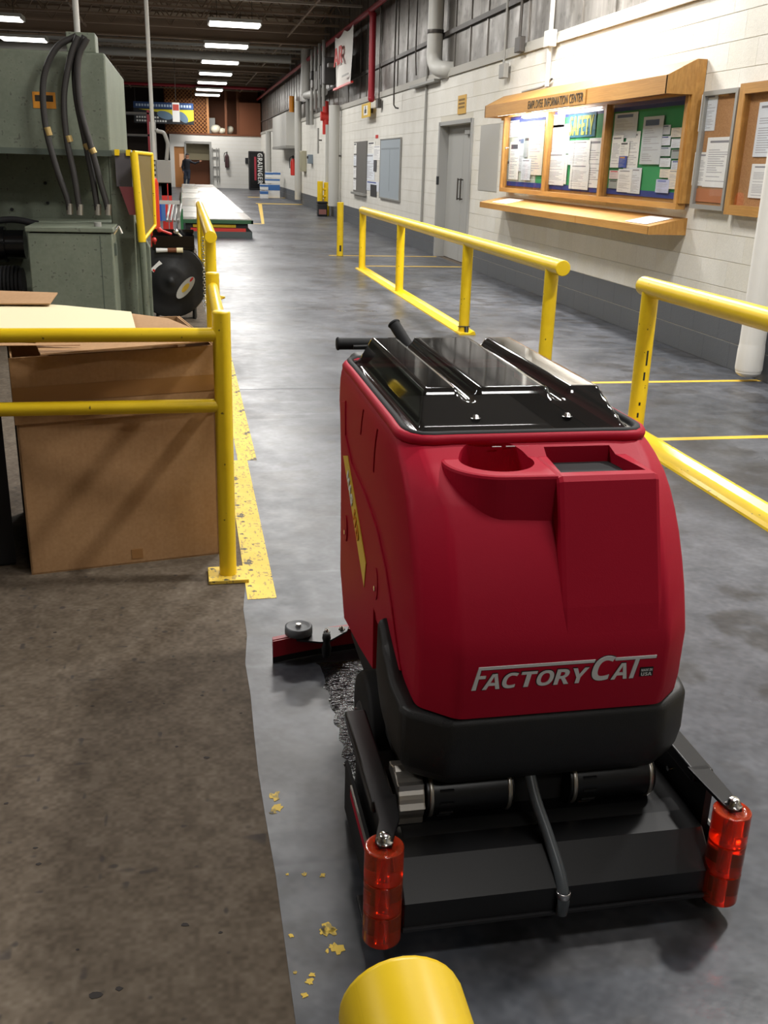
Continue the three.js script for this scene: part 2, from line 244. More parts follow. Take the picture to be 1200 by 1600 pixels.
// door in the right wall
{
  const d = struct('door_1', [WX, 0, -16.4]);
  M('frame', [box(WX - 0.025, WX + 0.2, 0, DH + 0.06, DZ0 - 0.06, DZ0 + 0.03), box(WX - 0.025, WX + 0.2, 0, DH + 0.06, DZ1 - 0.03, DZ1 + 0.06), box(WX - 0.025, WX + 0.2, DH, DH + 0.06, DZ0, DZ1)], MAT.frameGray, d);
  const mid = (DZ0 + DZ1) / 2;
  for (const s of [-1, 1]) { const a = s < 0 ? DZ0 + 0.03 : mid + 0.004, b = s < 0 ? mid - 0.004 : DZ1 - 0.03; const leaf = M('door_leaf', box(WX + 0.14, WX + 0.19, 0.01, DH, a, b), MAT.doorGray, d); M('pull_handle', [cyl(V(WX + 0.1, 0.98, mid + s * 0.09), V(WX + 0.1, 1.32, mid + s * 0.09), 0.012, 10), cyl(V(WX + 0.1, 1.0, mid + s * 0.09), V(WX + 0.14, 1.0, mid + s * 0.09), 0.01, 8), cyl(V(WX + 0.1, 1.3, mid + s * 0.09), V(WX + 0.14, 1.3, mid + s * 0.09), 0.01, 8)], MAT.darkSteel, leaf); }
  M('door_closer', rbox(WX + 0.08, WX + 0.14, 1.98, 2.05, mid + 0.25, mid + 0.55, 0.01), MAT.grayPaint, d);
  M('steel_plate', box(WX - 0.008, WX + 0.002, 1.18, 2.08, -14.95, -14.0), std(0xc6c5bf, 0.35, 0.25), d);
}
// other walls
{ const w = struct('wall_left'); M('panel', box(XL - 0.2, XL, 0, CEIL, ZFAR - 4, ZBACK), MAT.deck, w); }
{ const w = struct('wall_back'); M('panel', box(XL - 0.2, WX + 0.3, 0, CEIL, ZBACK, ZBACK + 0.2), MAT.block, w); }

// ceiling: steel deck on open-web joists running across the hall
const ceil = struct('ceiling');
M('roof_deck', box(XL - 0.2, WX + 0.3, CEIL, CEIL + 0.2, ZFAR - 4, ZBACK + 0.2), MAT.deck, ceil);
{
  const joist = (z, m) => { const g = [box(XL, WX, 5.0, 5.05, z - 0.05, z + 0.05), box(XL, WX, 5.6, 5.66, z - 0.06, z + 0.06)]; for (let x = XL; x < WX - 0.5; x += 0.8) { g.push(cyl(V(x, 5.03, z), V(x + 0.4, 5.62, z), 0.02, 5)); g.push(cyl(V(x + 0.4, 5.62, z), V(x + 0.8, 5.03, z), 0.02, 5)); } M('joist', g, m, ceil); };
  for (let z = -20; z > ZFAR; z -= 1.9) joist(z, rnd() < 0.3 ? MAT.joistL : MAT.joist);
  for (let z = -22; z > ZFAR; z -= 10.5) M('girder', [box(XL, WX, 4.82, 4.86, z - 0.1, z + 0.1), box(XL, WX, 4.86, 5.3, z - 0.01, z + 0.01), box(XL, WX, 5.3, 5.34, z - 0.1, z + 0.1)], MAT.joist, ceil);
  for (const x of [-10, -6.5, -2.6, 3.2]) M('bracing', box(x - 0.025, x + 0.025, 5.0, 5.05, ZFAR, -20), MAT.joist, ceil);
}

// far office wall of white block with boarded loft above
{
  const w = struct('wall_far', [0, 0, ZFAR]); const z = ZFAR;
  const A = onZ(268, 288, z), top = 2.76, x0 = -0.69, dx0 = 0.15, dx1 = 1.52, wx0 = -0.46;
  M('block_face', [box(x0, wx0, 0, top, z - 0.2, z), box(wx0, dx0, 2.12, top, z - 0.2, z), box(dx0, dx1, 2.36, top, z - 0.2, z), box(dx1, WX, 0, top, z - 0.2, z)], MAT.white, w);
  M('joint_line', [1, 2, 3, 4, 5, 6, 7, 8, 9, 10, 11, 12, 13].map((k) => box(dx1, WX, k * 0.208, k * 0.208 + 0.012, z, z + 0.003)), MAT.joint, w).userData.kind = 'stuff';
  M('room_behind', [box(dx0 - 0.4, dx1 + 0.2, 0, 1.45, z - 1.3, z - 1.2)], MAT.brown, w); M('room_wall', box(dx0 - 0.4, dx1 + 0.3, 1.45, 2.6, z - 1.35, z - 1.25), MAT.cream, w);
  M('door_frame', [box(dx0 - 0.05, dx0 + 0.05, 0, 2.36, z - 0.2, z + 0.03), box(dx1 - 0.06, dx1 + 0.06, 0, 2.42, z - 0.2, z + 0.04), box(dx0, dx1, 2.3, 2.42, z - 0.2, z + 0.05)], MAT.grayPaint, w);
  const dl = M('wood_door', box(wx0, dx0 - 0.05, 0, 2.12, z - 0.12, z - 0.05), MAT.wood, w); M('door_glass', box(-0.2, 0.08, 1.05, 1.75, z - 0.05, z - 0.035), std(0xe8b48a, 0.2), dl);
  M('loft_floor_edge', box(x0, WX, top, top + 0.09, z - 2, z + 0.04), MAT.brown, w);
  const lx = 1.43; M('lattice_back', box(-0.9, lx, top, CEIL, z - 0.25, z - 0.2), MAT.brown, w);
  const lat = []; for (let k = -24; k < 24; k++) { for (const s of [-1, 1]) { const xa = -0.85 + k * 0.2; let p = V(xa, top + 0.1, z - 0.12), q = V(xa + s * 2.6, top + 2.7, z - 0.12); const clipx = (v, o) => { const lo = -0.85, hi = lx - 0.05; for (const b of [lo, hi]) { if ((b === lo && v.x < lo) || (b === hi && v.x > hi)) { const t = (b - v.x) / (o.x - v.x); v.lerp(o, t); } } }; if (Math.max(p.x, q.x) < -0.8 || Math.min(p.x, q.x) > lx - 0.1) continue; clipx(p, q); clipx(q, p); if (p.distanceTo(q) > 0.2) lat.push(cyl(p, q, 0.022, 4)); } }
  M('lattice', lat, MAT.wood, w).userData.kind = 'stuff';
  M('loft_stud', box(lx - 0.06, lx + 0.06, top, CEIL, z - 0.2, z + 0.02), MAT.wood, w); M('loft_stud', box(2.35, 2.47, top, CEIL, z - 0.2, z + 0.02), MAT.brown, w); M('loft_stud', box(3.0, 3.12, top, CEIL, z - 0.2, z + 0.02), MAT.brown, w);
  M('loft_panel', box(3.12, WX, top, 4.5, z - 0.1, z), std(0x7a4526, 0.6), w); M('loft_back', box(lx, WX, top, CEIL, z - 2.1, z - 2), MAT.brown, w);
  M('far_panel', box(XL, x0, 0, CEIL, z - 3, z - 2.8), std(0x3a3029, 0.8), w);
}

// ------------------------------------------------------------------ lamps
function ceilingLight(x, y, z, label, w = 1.25, l = 0.6, power = LAMP, hang = true) {
  const t = thing('fluorescent_light', label, 'light', [x, y, z], 'fluorescent panels under the roof');
  M('housing', [box(x - w / 2 - 0.04, x + w / 2 + 0.04, y + 0.03, y + 0.11, z - l / 2 - 0.04, z + l / 2 + 0.04), box(x - w / 2 - 0.04, x - w / 2, y - 0.01, y + 0.05, z - l / 2 - 0.04, z + l / 2 + 0.04), box(x + w / 2, x + w / 2 + 0.04, y - 0.01, y + 0.05, z - l / 2 - 0.04, z + l / 2 + 0.04)], MAT.grayLight, t);
  M('diffuser', rbox(x - w / 2, x + w / 2, y - 0.03, y + 0.03, z - l / 2, z + l / 2, 0.02), MAT.lampGlow, t);
  if (hang) for (const s of [-1, 1]) M('hanger', cyl(V(x + s * w * 0.35, y + 0.1, z), V(x + s * w * 0.35, CEIL, z), 0.008, 5), MAT.darkSteel, t);
  const L = new THREE.RectAreaLight(LAMPCOL, power, w, l); L.rotation.x = -Math.PI / 2; L.position.set(0, -0.045, 0); t.add(L); L.name = 'tube_light';
  return t;
}
const laneLabel = 'bright rectangular fluorescent panel in the row above the traffic lane';
for (const z of [-6.9, -12.2, -17.3, -22.4, -27.6, -32.7, -38.1, -43.2, -48.2, -53, -57.2]) ceilingLight(1.4, 4.7, z, laneLabel);
for (const z of [-28.9, -33.7, -23, -13, -3.5]) ceilingLight(-4.5, 4.7, z, 'bright fluorescent panel in the side row above the green press');
ceilingLight(3.35, 4.6, -3.3, 'fluorescent panel beside the wall, right of the yellow rails', 0.32, 0.32, LAMP * 10);
ceilingLight(3.62, 3.95, -10.4, 'fluorescent panel hung close to the wall over the display case', 0.4, 1.25, LAMP * 2.6);
for (const z of [-1.75, 3.4]) ceilingLight(1.4, 4.7, z, laneLabel, 1.25, 0.6, LAMP * 0.36);

// ------------------------------------------------------------------ floor scrubber
const CX = 0.708;                                   // centre line of the machine
const scrub = thing('floor_scrubber', 'red walk-behind floor scrubber with black bumper and smoked clear lid', 'floor scrubber', [CX, 0, -2.2]);
{
  // horizontal sections of the red body, bottom to top: half width, front z, rear z, chamfer in x and z
  const S = [[0.465, 0.293, -1.640, -2.66], [0.50, 0.296, -1.638, -2.68], [0.60, 0.298, -1.638, -2.70], [0.64, 0.298, -1.650, -2.705], [0.69, 0.298, -1.667, -2.71], [0.74, 0.298, -1.690, -2.72], [0.79, 0.298, -1.718, -2.73], [0.83, 0.298, -1.747, -2.74], [0.865, 0.297, -1.778, -2.76], [0.895, 0.295, -1.815, -2.77], [0.92, 0.292, -1.862, -2.78], [0.937, 0.288, -1.900, -2.79], [0.949, 0.283, -1.928, -2.80], [0.955, 0.276, -1.937, -2.80]];
  const wAt = (y) => { for (let i = 1; i < S.length; i++) if (y <= S[i][0]) { const t = Math.max(0, (y - S[i - 1][0]) / (S[i][0] - S[i - 1][0])); return S[i - 1][1] + (S[i][1] - S[i - 1][1]) * t; } return S[S.length - 1][1]; };
  const section = ([y, w, zf, zr]) => {
    const q1 = Math.max(0, Math.min(1, (0.955 - y) / 0.1)), m = 0.006 * q1 + 0.002, e = 0.035 * q1 + 0.035, c = [[-w, zr, 0.05], [-w, zf - 0.25, 0.06], [-w + m, zf - 0.062, 0.018], [-w + m + e, zf, 0.016], [w - m - e, zf, 0.016], [w - m, zf - 0.062, 0.018], [w, zf - 0.25, 0.06], [w, zr, 0.05]], out = [];
    for (let i = 0; i < 8; i++) {
      const p = c[(i + 7) % 8], q = c[i], n = c[(i + 1) % 8], r = q[2]; const a = new THREE.Vector2(p[0] - q[0], p[1] - q[1]).normalize(), b = new THREE.Vector2(n[0] - q[0], n[1] - q[1]).normalize();
      for (let k = 0; k <= 4; k++) { const t = k / 4, u = (1 - t) * (1 - t), v = t * t; out.push(V(CX + q[0] + r * (a.x * u + b.x * v), y, q[1] + r * (a.y * u + b.y * v))); }
    }
    return out;
  };
  const rings = S.map(section), n = rings[0].length, P = [], idx = [];
  rings.forEach((r) => r.forEach((p) => P.push(p.x, p.y, p.z)));
  for (let j = 0; j < rings.length - 1; j++) for (let i = 0; i < n; i++) { const a = j * n + i, b = j * n + (i + 1) % n, c = a + n, d = b + n; idx.push(a, b, d, a, d, c); }
  const tri2 = THREE.ShapeUtils.triangulateShape(rings[0].map((p) => new THREE.Vector2(p.x, p.z)), []);
  const L = (rings.length - 1) * n; for (const [a, b, c] of tri2) { idx.push(a, b, c); idx.push(L + a, L + c, L + b); }
  let g = new THREE.BufferGeometry(); g.setAttribute('position', new THREE.Float32BufferAttribute(P, 3)); g.setIndex(idx);
  { // orient outward
    g.computeBoundingBox(); let vol = 0; for (let i = 0; i < idx.length; i += 3) { const [a, b, c] = [0, 1, 2].map((k) => V(P[idx[i + k] * 3] - CX, P[idx[i + k] * 3 + 1] - 0.7, P[idx[i + k] * 3 + 2] + 2.2)); vol += a.dot(b.cross(c)); }
    if (vol < 0) { for (let i = 0; i < idx.length; i += 3) { const q = idx[i + 1]; idx[i + 1] = idx[i + 2]; idx[i + 2] = q; } g.setIndex(idx); }
  }
  g = toCreasedNormals(g, 0.6);
  const ev = new Evaluator(); ev.useGroups = false; ev.attributes = ['position', 'normal'];
  const brush = (q) => { const h = (q.index ? q.toNonIndexed() : q.clone()); for (const k of Object.keys(h.attributes)) if (k !== 'position' && k !== 'normal') h.deleteAttribute(k); const b = new Brush(mergeVertices(h)); b.updateMatrixWorld(); return b; };
  // console with cup holder: a rounded cup boss and a squared tray boss
  const boss = slab((() => { const p = []; const c = [CX - 0.1, -1.868], r = 0.112; for (let k = 0; k <= 20; k++) { const a = Math.PI * 1.02 - (Math.PI * 0.52) * k / 20; p.push([c[0] + r * Math.cos(a), c[1] + r * Math.sin(a)]); } p.push([CX + 0.0, -1.752]); p.push([CX + 0.0, -1.99]); p.push([CX - 0.21, -1.99]); return p; })(), 'y', 0.70, 0.931, 0.007);
  const tray = (() => { // leaning front face
    const pts = [[-1.99, 0.931], [-1.748, 0.931], [-1.738, 0.922], [-1.662, 0.685], [-1.639, 0.60], [-1.99, 0.60]]; return slab(pts, 'x', CX - 0.008, CX + 0.208, 0.011); })();
  let B = brush(g);
  B = ev.evaluate(B, brush(boss), ADDITION); B = ev.evaluate(B, brush(tray), ADDITION);
  const cup = new THREE.CylinderGeometry(0.08, 0.074, 0.16, 40); cup.translate(CX - 0.097, 0.905, -1.866);
  B = ev.evaluate(B, brush(cup), SUBTRACTION);
  const well = slab([[CX + 0.022, -1.915], [CX + 0.17, -1.915], [CX + 0.19, -1.772], [CX + 0.008, -1.772]], 'y', 0.905, 1.0);
  B = ev.evaluate(B, brush(well), SUBTRACTION);
  B = ev.evaluate(B, brush(box(CX - 0.225, CX + 0.225, 0.80, 1.1, -2.74, -2.0)), SUBTRACTION);
  for (const [z, y0] of [[-2.35, 0.86], [-2.16, 0.82]]) B = ev.evaluate(B, brush(box(CX - 0.4, CX - 0.288, y0, 0.925, z - 0.008, z + 0.008)), SUBTRACTION);
  const bg = B.geometry.clone(); bg.userData.smooth = true; for (const k of Object.keys(bg.attributes)) if (k !== 'position' && k !== 'normal') bg.deleteAttribute(k);
  const body = M('recovery_tank', bg, MAT.red, scrub);
  M('tray_mat', box(CX + 0.020, CX + 0.176, 0.9045, 0.9085, -1.912, -1.774), MAT.rubber, body);
  M('darkening_liner', [box(CX - 0.224, CX + 0.224, 0.80, 0.806, -2.739, -2.001), box(CX - 0.2245, CX - 0.22, 0.8, 0.95, -2.739, -2.001), box(CX + 0.22, CX + 0.2245, 0.8, 0.92, -2.739, -2.001), box(CX - 0.224, CX + 0.224, 0.8, 0.95, -2.739, -2.735), box(CX - 0.224, CX + 0.224, 0.8, 0.95, -2.005, -2.001)], MAT.blackGloss, body);  // black lining added to darken the red tank interior under the lid
  M('debris_basket', [rbox(CX - 0.16, CX + 0.18, 0.82, 0.90, -2.62, -2.15, 0.02), cyl(V(CX - 0.02, 0.88, -2.15), V(CX + 0.08, 0.86, -2.02), 0.03, 14)], MAT.black, body);
  M('drain_label', [box(CX - 0.06, CX - 0.01, 0.9440, 0.9455, -1.9225, -1.9195), box(CX - 0.09, CX - 0.07, 0.9440, 0.9455, -1.9225, -1.9195)], MAT.silver, body);
  // red rim roll around the lid
  const rim = [[-0.272, -1.94], [0.272, -1.94], [0.272, -2.80], [-0.272, -2.80]].map(([x, z]) => V(CX + x, 0.957, z));
  const rp = []; for (let i = 0; i < 4; i++) { const a = rim[i], b = rim[(i + 1) % 4]; for (let k = 0; k < 8; k++) { const t = 0.06 + 0.88 * k / 7; rp.push(a.clone().lerp(b, t)); } }
  M('tank_rim', new THREE.TubeGeometry(new THREE.CatmullRomCurve3(rp, true, 'catmullrom', 0.4), 120, 0.013, 10, true), MAT.red, body);

  // smoked lid as a thin moulded shell with two long flutes
  const lw = 0.256, lz0 = -2.80, lz1 = -1.952, NX = 84, NZ = 96, LH = 0.072;
  const hgt = (x, z) => {
    const ds = (lw - Math.abs(x)), df = lz1 - z, db = z - lz0; const ramp = (d, flat, w) => sst(0, 1, 0) + Math.max(0, Math.min(1, (d - flat) / w));
    let h = Math.min(ramp(ds, 0.022, 0.03), ramp(df, 0.024, 0.105), ramp(db, 0.02, 0.04)); h = h < 0.06 ? h * h / 0.12 : h > 0.9 ? 1 - (1 - h) * (1 - h) / 0.4 * 2 * 0.5 - 0 : h; let y = LH * Math.min(1, h);
    for (const gx of [-0.105, 0.105]) { const q = Math.abs(x - gx) / 0.026; if (q < 1 && df > 0.07) { const floorY = 0.045; const k = (1 - q * q) * sst(0.07, 0.1, df); y = Math.min(y, y - k * Math.max(0, y - floorY)); } }
    return y;
  };
  const lp = [], li = []; for (let j = 0; j <= NZ; j++) for (let i = 0; i <= NX; i++) { const x = -lw + 2 * lw * i / NX, z = lz0 + (lz1 - lz0) * j / NZ; lp.push(CX + x, 0.966 + hgt(x, z), z); }
  for (let j = 0; j < NZ; j++) for (let i = 0; i < NX; i++) { const a = j * (NX + 1) + i; li.push(a, a + NX + 1, a + 1, a + 1, a + NX + 1, a + NX + 2); }
  let lg = new THREE.BufferGeometry(); lg.setAttribute('position', new THREE.Float32BufferAttribute(lp, 3)); lg.setIndex(li); lg.computeVertexNormals();
  const lid = M('lid', lg, MAT.tint, scrub); lid.userData.label = 'smoked clear lid with two flutes';
  const gk = [[-0.262, -1.945], [0.262, -1.945], [0.262, -2.806], [-0.262, -2.806]].map(([x, z]) => V(CX + x, 0.966, z)), gp = []; for (let i = 0; i < 4; i++) { const a = gk[i], b = gk[(i + 1) % 4]; for (let k = 0; k < 8; k++) gp.push(a.clone().lerp(b, 0.05 + 0.9 * k / 7)); }
  M('gasket', new THREE.TubeGeometry(new THREE.CatmullRomCurve3(gp, true, 'catmullrom', 0.4), 120, 0.009, 8, true), MAT.rubber, lid);
  for (const x of [-0.105, 0.105]) M('lid_screw', lathe([[0, 0.008], [0.006, 0.006], [0.008, 0], [0.012, 0]], V(CX + x, 0.966 + hgt(x, -2.005) + 0.001, -2.005), 'y', 12), MAT.chrome, lid);

  // raised rear side panels with the gold name strip
  const bend = (g, s) => { const p = g.attributes.position; for (let i = 0; i < p.count; i++) p.setX(i, p.getX(i) - s * (0.298 - wAt(p.getY(i))) - s * 0.006 * Math.max(0, Math.min(1, (p.getZ(i) + 1.89) / 0.19))); return g; };
  for (const s of [-1, 1]) {
    const X = 0.408; const z = (px, py) => { const p = onX(px, py, X); return [p.z, p.y]; };
    const pts = [[-2.655, 0.875], [-2.60, 0.89], z(540, 680), z(550, 725), z(572, 775), z(590, 830), z(603, 890), z(612, 950), z(617, 1000), z(622, 1048), z(611, 1040), z(598, 1000), z(583, 950), z(580, 1045), z(560, 1012), z(536, 966), [-2.655, 0.37]];
    const pan = M('side_panel', bend(slab(pts, 'x', CX + s * 0.295 - 0.007, CX + s * 0.295 + 0.007, 0.002), s), MAT.red, scrub);
    if (s < 0) {
      const a = z(541, 716), b = z(568, 915), e = V(X - 0.0015, 0, 0); const st = [z(538, 712), z(545, 712), z(573, 880), z(569, 918)].map(([q, y]) => V(CX - 0.3035 + (0.298 - wAt(y)), y, q));
      const d = M('name_strip', quadPlate(st, 0.002, V(-1, 0, 0)), MAT.gold, pan); d.userData.label = 'gold name strip';
      const dir = V(0, st[3].y - st[0].y, st[3].z - st[0].z).normalize();
      const nrm = V(-1, 0, 0), up = new THREE.Vector3().crossVectors(nrm, dir).normalize();
      for (const [txt, t0, w, h, mt] of [['MAG', 0.16, 0.10, 0.03, MAT.paper], ['HD', 0.5, 0.085, 0.034, MAT.orange]]) { const wg = word(txt, w, h, 0.002); wg.applyMatrix4(new THREE.Matrix4().makeBasis(dir, up, nrm)); const base = st[0].clone().lerp(st[3], t0).add(st[1].clone().lerp(st[2], t0)).multiplyScalar(0.5).addScaledVector(up, -h / 2); wg.translate(base.x - 0.0008, base.y, base.z); M('lettering', wg, mt, d); }
    }
    for (const [px, y0, y1] of [[541, 805, 846], [588, 886, 938]]) { const c = onX(px, (y0 + y1) / 2, X), h = Math.abs(onX(px, y0, X).y - onX(px, y1, X).y) / 2; M('tie_slot', slab(Array.from({ length: 20 }, (_, k) => { const a = k / 20 * 6.283; return [c.z + 0.022 * Math.cos(a), c.y + h * Math.sin(a)]; }), 'x', CX + s * 0.297 - 0.0055, CX + s * 0.297 + 0.0055), MAT.red, pan); M('slot_bolt', cyl(V(CX + s * 0.293, c.y - h * 0.3, c.z), V(CX + s * 0.306, c.y - h * 0.3, c.z), 0.007, 8), MAT.chrome, pan); }
  }
  M('lower_tank', rbox(CX - 0.282, CX + 0.282, 0.30, 0.47, -2.62, -1.95, 0.03), MAT.red, scrub);
  M('rear_console', [rbox(CX - 0.24, CX + 0.24, 0.60, 0.965, -2.95, -2.79, 0.03)], MAT.bumper, scrub);
  M('chassis', rbox(CX - 0.27, CX + 0.27, 0.16, 0.46, -2.62, -1.74, 0.02), MAT.rubber, scrub);

  // wrap-around bumper swept along the plan outline
  const path = [[-0.318, -1.95, 0.548, 0.33], [-0.320, -1.905, 0.528, 0.31], [-0.322, -1.80, 0.476, 0.30], [-0.313, -1.706, 0.462, 0.297], [-0.230, -1.645, 0.462, 0.297], [0.230, -1.645, 0.462, 0.297], [0.313, -1.706, 0.462, 0.297], [0.322, -1.80, 0.476, 0.30], [0.320, -1.905, 0.528, 0.31], [0.318, -1.95, 0.548, 0.33]];
  const dense = []; for (let i = 0; i < path.length; i++) { const p = path[i]; if (i === 0 || i === path.length - 1) { dense.push(p); continue; } const a = path[i - 1], b = path[i + 1]; const r = 0.02; const la = Math.hypot(a[0] - p[0], a[1] - p[1]), lb = Math.hypot(b[0] - p[0], b[1] - p[1]); for (let k = 0; k <= 4; k++) { const t = k / 4, u = (1 - t) * (1 - t) * r / la, v = t * t * r / lb; dense.push([0, 1, 2, 3].map((c) => p[c] + (a[c] - p[c]) * u + (b[c] - p[c]) * v)); } }
  const bp = [], bi = []; const sec = (top, bot) => { const h = top - bot; return [[-0.035, top - 0.002], [-0.012, top - 0.002], [-0.003, top - 0.007], [0.002, top - 0.018], [0.003, bot + h * 0.4], [-0.004, bot + 0.03], [-0.014, bot + 0.008], [-0.03, bot], [-0.05, bot], [-0.05, top - 0.01]]; };
  const ns = 10; dense.forEach((p, i) => { const a = dense[Math.max(0, i - 1)], b = dense[Math.min(dense.length - 1, i + 1)]; const t = new THREE.Vector2(b[0] - a[0], b[1] - a[1]).normalize(), nx = -(-t.y) * -1, nn = new THREE.Vector2(t.y, -t.x); if (nn.x * p[0] + nn.y * (p[1] + 2.2) < 0) nn.negate(); for (const [o, y] of sec(p[2], p[3])) bp.push(CX + p[0] + nn.x * o, y, p[1] + nn.y * o); });
  for (let i = 0; i < dense.length - 1; i++) for (let k = 0; k < ns; k++) { const a = i * ns + k, b = i * ns + (k + 1) % ns, c = a + ns, d = b + ns; bi.push(a, c, b, b, c, d); }
  for (let k = 1; k < ns - 1; k++) { bi.push(0, k, k + 1); const l = (dense.length - 1) * ns; bi.push(l, l + k + 1, l + k); }
  let bgm = new THREE.BufferGeometry(); bgm.setAttribute('position', new THREE.Float32BufferAttribute(bp, 3)); bgm.setIndex(bi); bgm = toCreasedNormals(bgm, 0.7);
  M('bumper', bgm, MAT.bumper, scrub).userData.label = 'black moulded front bumper';

  // name on the front
  const zf = -1.638, k = 0.000495, X0 = 0.5165, ky = 0.000507, y0 = 0.5305; const put = (g, x, y, z) => g.translate(X0 + (x - 150) * k, y0 + y * ky, z);
  const letters = [['A', 194, 72, 66], ['C', 270, 60, 66], ['T', 342, 66, 66], ['O', 414, 70, 66], ['R', 492, 64, 66], ['Y', 558, 68, 66], ['C', 644, 84, 106], ['A', 738, 70, 70]];
  const silver = [], black = []; const SH = 0.22;
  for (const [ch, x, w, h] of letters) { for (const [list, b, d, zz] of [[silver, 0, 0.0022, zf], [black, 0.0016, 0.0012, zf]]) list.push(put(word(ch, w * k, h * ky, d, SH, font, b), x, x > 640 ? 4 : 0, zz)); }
  const poly = (pts, d, zz, gr) => { const g = slab(pts.map(([x, y]) => [x * k, y * ky]), 'z', 0, d); return put(g, 150, 0, zz + 0).translate(-150 * k + 0, 0, 0); };
  const F = [[150, 0], [168, 0], [178, 48], [205, 48], [208, 60], [181, 60], [186, 86], [660, 86], [664, 98], [176, 98]], Tt = [[818, 4], [836, 4], [856, 88], [928, 88], [930, 100], [748, 100], [750, 88], [838, 88]];
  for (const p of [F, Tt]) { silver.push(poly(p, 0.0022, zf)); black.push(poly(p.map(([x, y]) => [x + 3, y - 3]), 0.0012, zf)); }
  const plate = M('name_outline', black, MAT.black, body); M('name_lettering', silver, MAT.silver, body).userData.label = 'silver raised name lettering';  // black outline copy behind the silver letters
  const badge = M('origin_badge', put(box(0, 58 * k, 0, 40 * ky, 0, 0.0016), 864, 8, zf), MAT.black, body);
  M('badge_lettering', [put(word('USA', 46 * k, 15 * ky, 0.0006), 870, 11, zf + 0.0016), put(word('MADE IN', 48 * k, 11 * ky, 0.0006), 869, 31, zf + 0.0016)], MAT.silver, badge);

  // scrub deck
  const prof = [[-2.02, 0.055], [-1.535, 0.055], [-1.535, 0.118], [-1.60, 0.178], [-1.66, 0.182], [-1.98, 0.182], [-2.02, 0.15]];
  const dk = M('scrub_deck', slab(prof, 'x', CX - 0.335, CX + 0.335, 0.004), MAT.deckBlack, scrub);
  M('deck_lip', box(CX - 0.335, CX + 0.335, 0.055, 0.062, -1.536, -1.528), std(0x3a3a3c, 0.3, 0.6), dk);
  M('brush_cover', [cyl(V(CX - 0.31, 0.1, -1.68), V(CX + 0.31, 0.1, -1.68), 0.085, 24), cyl(V(CX - 0.31, 0.1, -1.88), V(CX + 0.31, 0.1, -1.88), 0.085, 24)], MAT.rubber, dk);
  for (const s of [-1, 1]) {
    const sx = CX + s * 0.35; const arm = M('deck_arm', [box(sx - 0.008, sx + 0.008, 0.07, 0.268, -1.98, -1.62), rbox(Math.min(sx - s * 0.02, sx + s * 0.03), Math.max(sx - s * 0.02, sx + s * 0.03), 0.246, 0.276, -2.02, -1.66, 0.006)], MAT.deckBlack, scrub);
    const rx = CX - 0.011 + s * 0.366, rz = -1.536;
    M('roller_bracket', slab([[sx - 0.024, -1.68], [sx + 0.024, -1.68], [sx + 0.02 + s * 0.004, -1.60], [rx + 0.018, -1.54], [rx + 0.012, -1.522], [rx - 0.012, -1.522], [rx - 0.018, -1.54], [sx - 0.022 + s * 0.004, -1.60]], 'y', 0.267, 0.276, 0.002), s < 0 ? MAT.deckBlack : MAT.deckBlack, arm);
    M('bracket_foot', box(rx - 0.03, rx + 0.03, 0.035, 0.045, -1.66, -1.53), MAT.deckBlack, arm);
    M('roller_bolt', [cyl(V(rx, 0.03, rz), V(rx, 0.285, rz), 0.007, 10), lathe([[0, 0.294], [0.009, 0.293], [0.013, 0.287], [0.014, 0.279], [0.018, 0.278], [0.018, 0.275]], V(rx, 0, rz), 'y', 6)], MAT.chrome, arm);
    for (let q = 0; q < 3; q++) { const ya = 0.046 + q * 0.0735; const w = M('bumper_roller', lathe([[0.009, 0.0005], [0.036, 0.0005], [0.0385, 0.003], [0.0385, 0.07], [0.036, 0.0725], [0.009, 0.0725], [0.009, 0.0005]], V(rx, ya, rz), 'y', 40), MAT.roller, scrub); w.userData.label = 'translucent red urethane roller'; }
    M('skirt', [box(sx + s * 0.022, sx + s * 0.03, 0.015, 0.15, -2.0, -1.56)], MAT.rubber, dk); M('skirt_edge', box(sx + s * 0.03, sx + s * 0.0335, 0.118, 0.142, -1.9, -1.56), MAT.red, dk);
    M('skirt_strip', box(sx + s * 0.03, sx + s * 0.034, 0.142, 0.15, -1.9, -1.56), MAT.alu, dk);
    for (let q = 0; q < 4; q++) M('side_bolt', cyl(V(sx - s * 0.006, 0.16 + (q % 2) * 0.05, -1.7 - q * 0.07), V(sx - s * 0.018, 0.16 + (q % 2) * 0.05, -1.7 - q * 0.07), 0.006, 8), MAT.chrome, dk);
  }
  // brush motors
  const motor = (xa, xb, gear) => { const y = 0.232, z = -1.745; const m = M('brush_motor', [lathe([[0, 0], [0.05, 0], [0.054, 0.004], [0.054, xb - xa - 0.004], [0.05, xb - xa], [0, xb - xa]], V(xa, y, z), 'x', 28)], MAT.deckBlack, scrub); for (const q of [xa + 0.012, xb - 0.012]) M('motor_band', lathe([[0.053, -0.004], [0.057, -0.004], [0.057, 0.004], [0.053, 0.004]], V(q, y, z), 'x', 28), MAT.alu, m); M('cooling_slots', Array.from({ length: 12 }, (_, q) => { const a = q / 12 * 6.283; return box(xa + 0.03, xa + 0.06, y + 0.0535 * Math.sin(a) - 0.002, y + 0.0535 * Math.sin(a) + 0.002, z + 0.0535 * Math.cos(a) - 0.004, z + 0.0535 * Math.cos(a) + 0.004); }), MAT.rubber, m).userData.kind = 'stuff'; if (gear) { const gb = M('gear_housing', slab(Array.from({ length: 40 }, (_, q) => { const a = q / 40 * 6.283, r = 0.058 + (q % 5 === 0 ? 0.009 : 0); return [z + r * Math.cos(a), y + r * Math.sin(a)]; }), 'x', xa - 0.062, xa - 0.004, 0.003), MAT.alu, m); gb.userData.label = 'silver ribbed gear housing'; } };
  motor(0.452, 0.648, true); motor(0.772, 0.972, false);
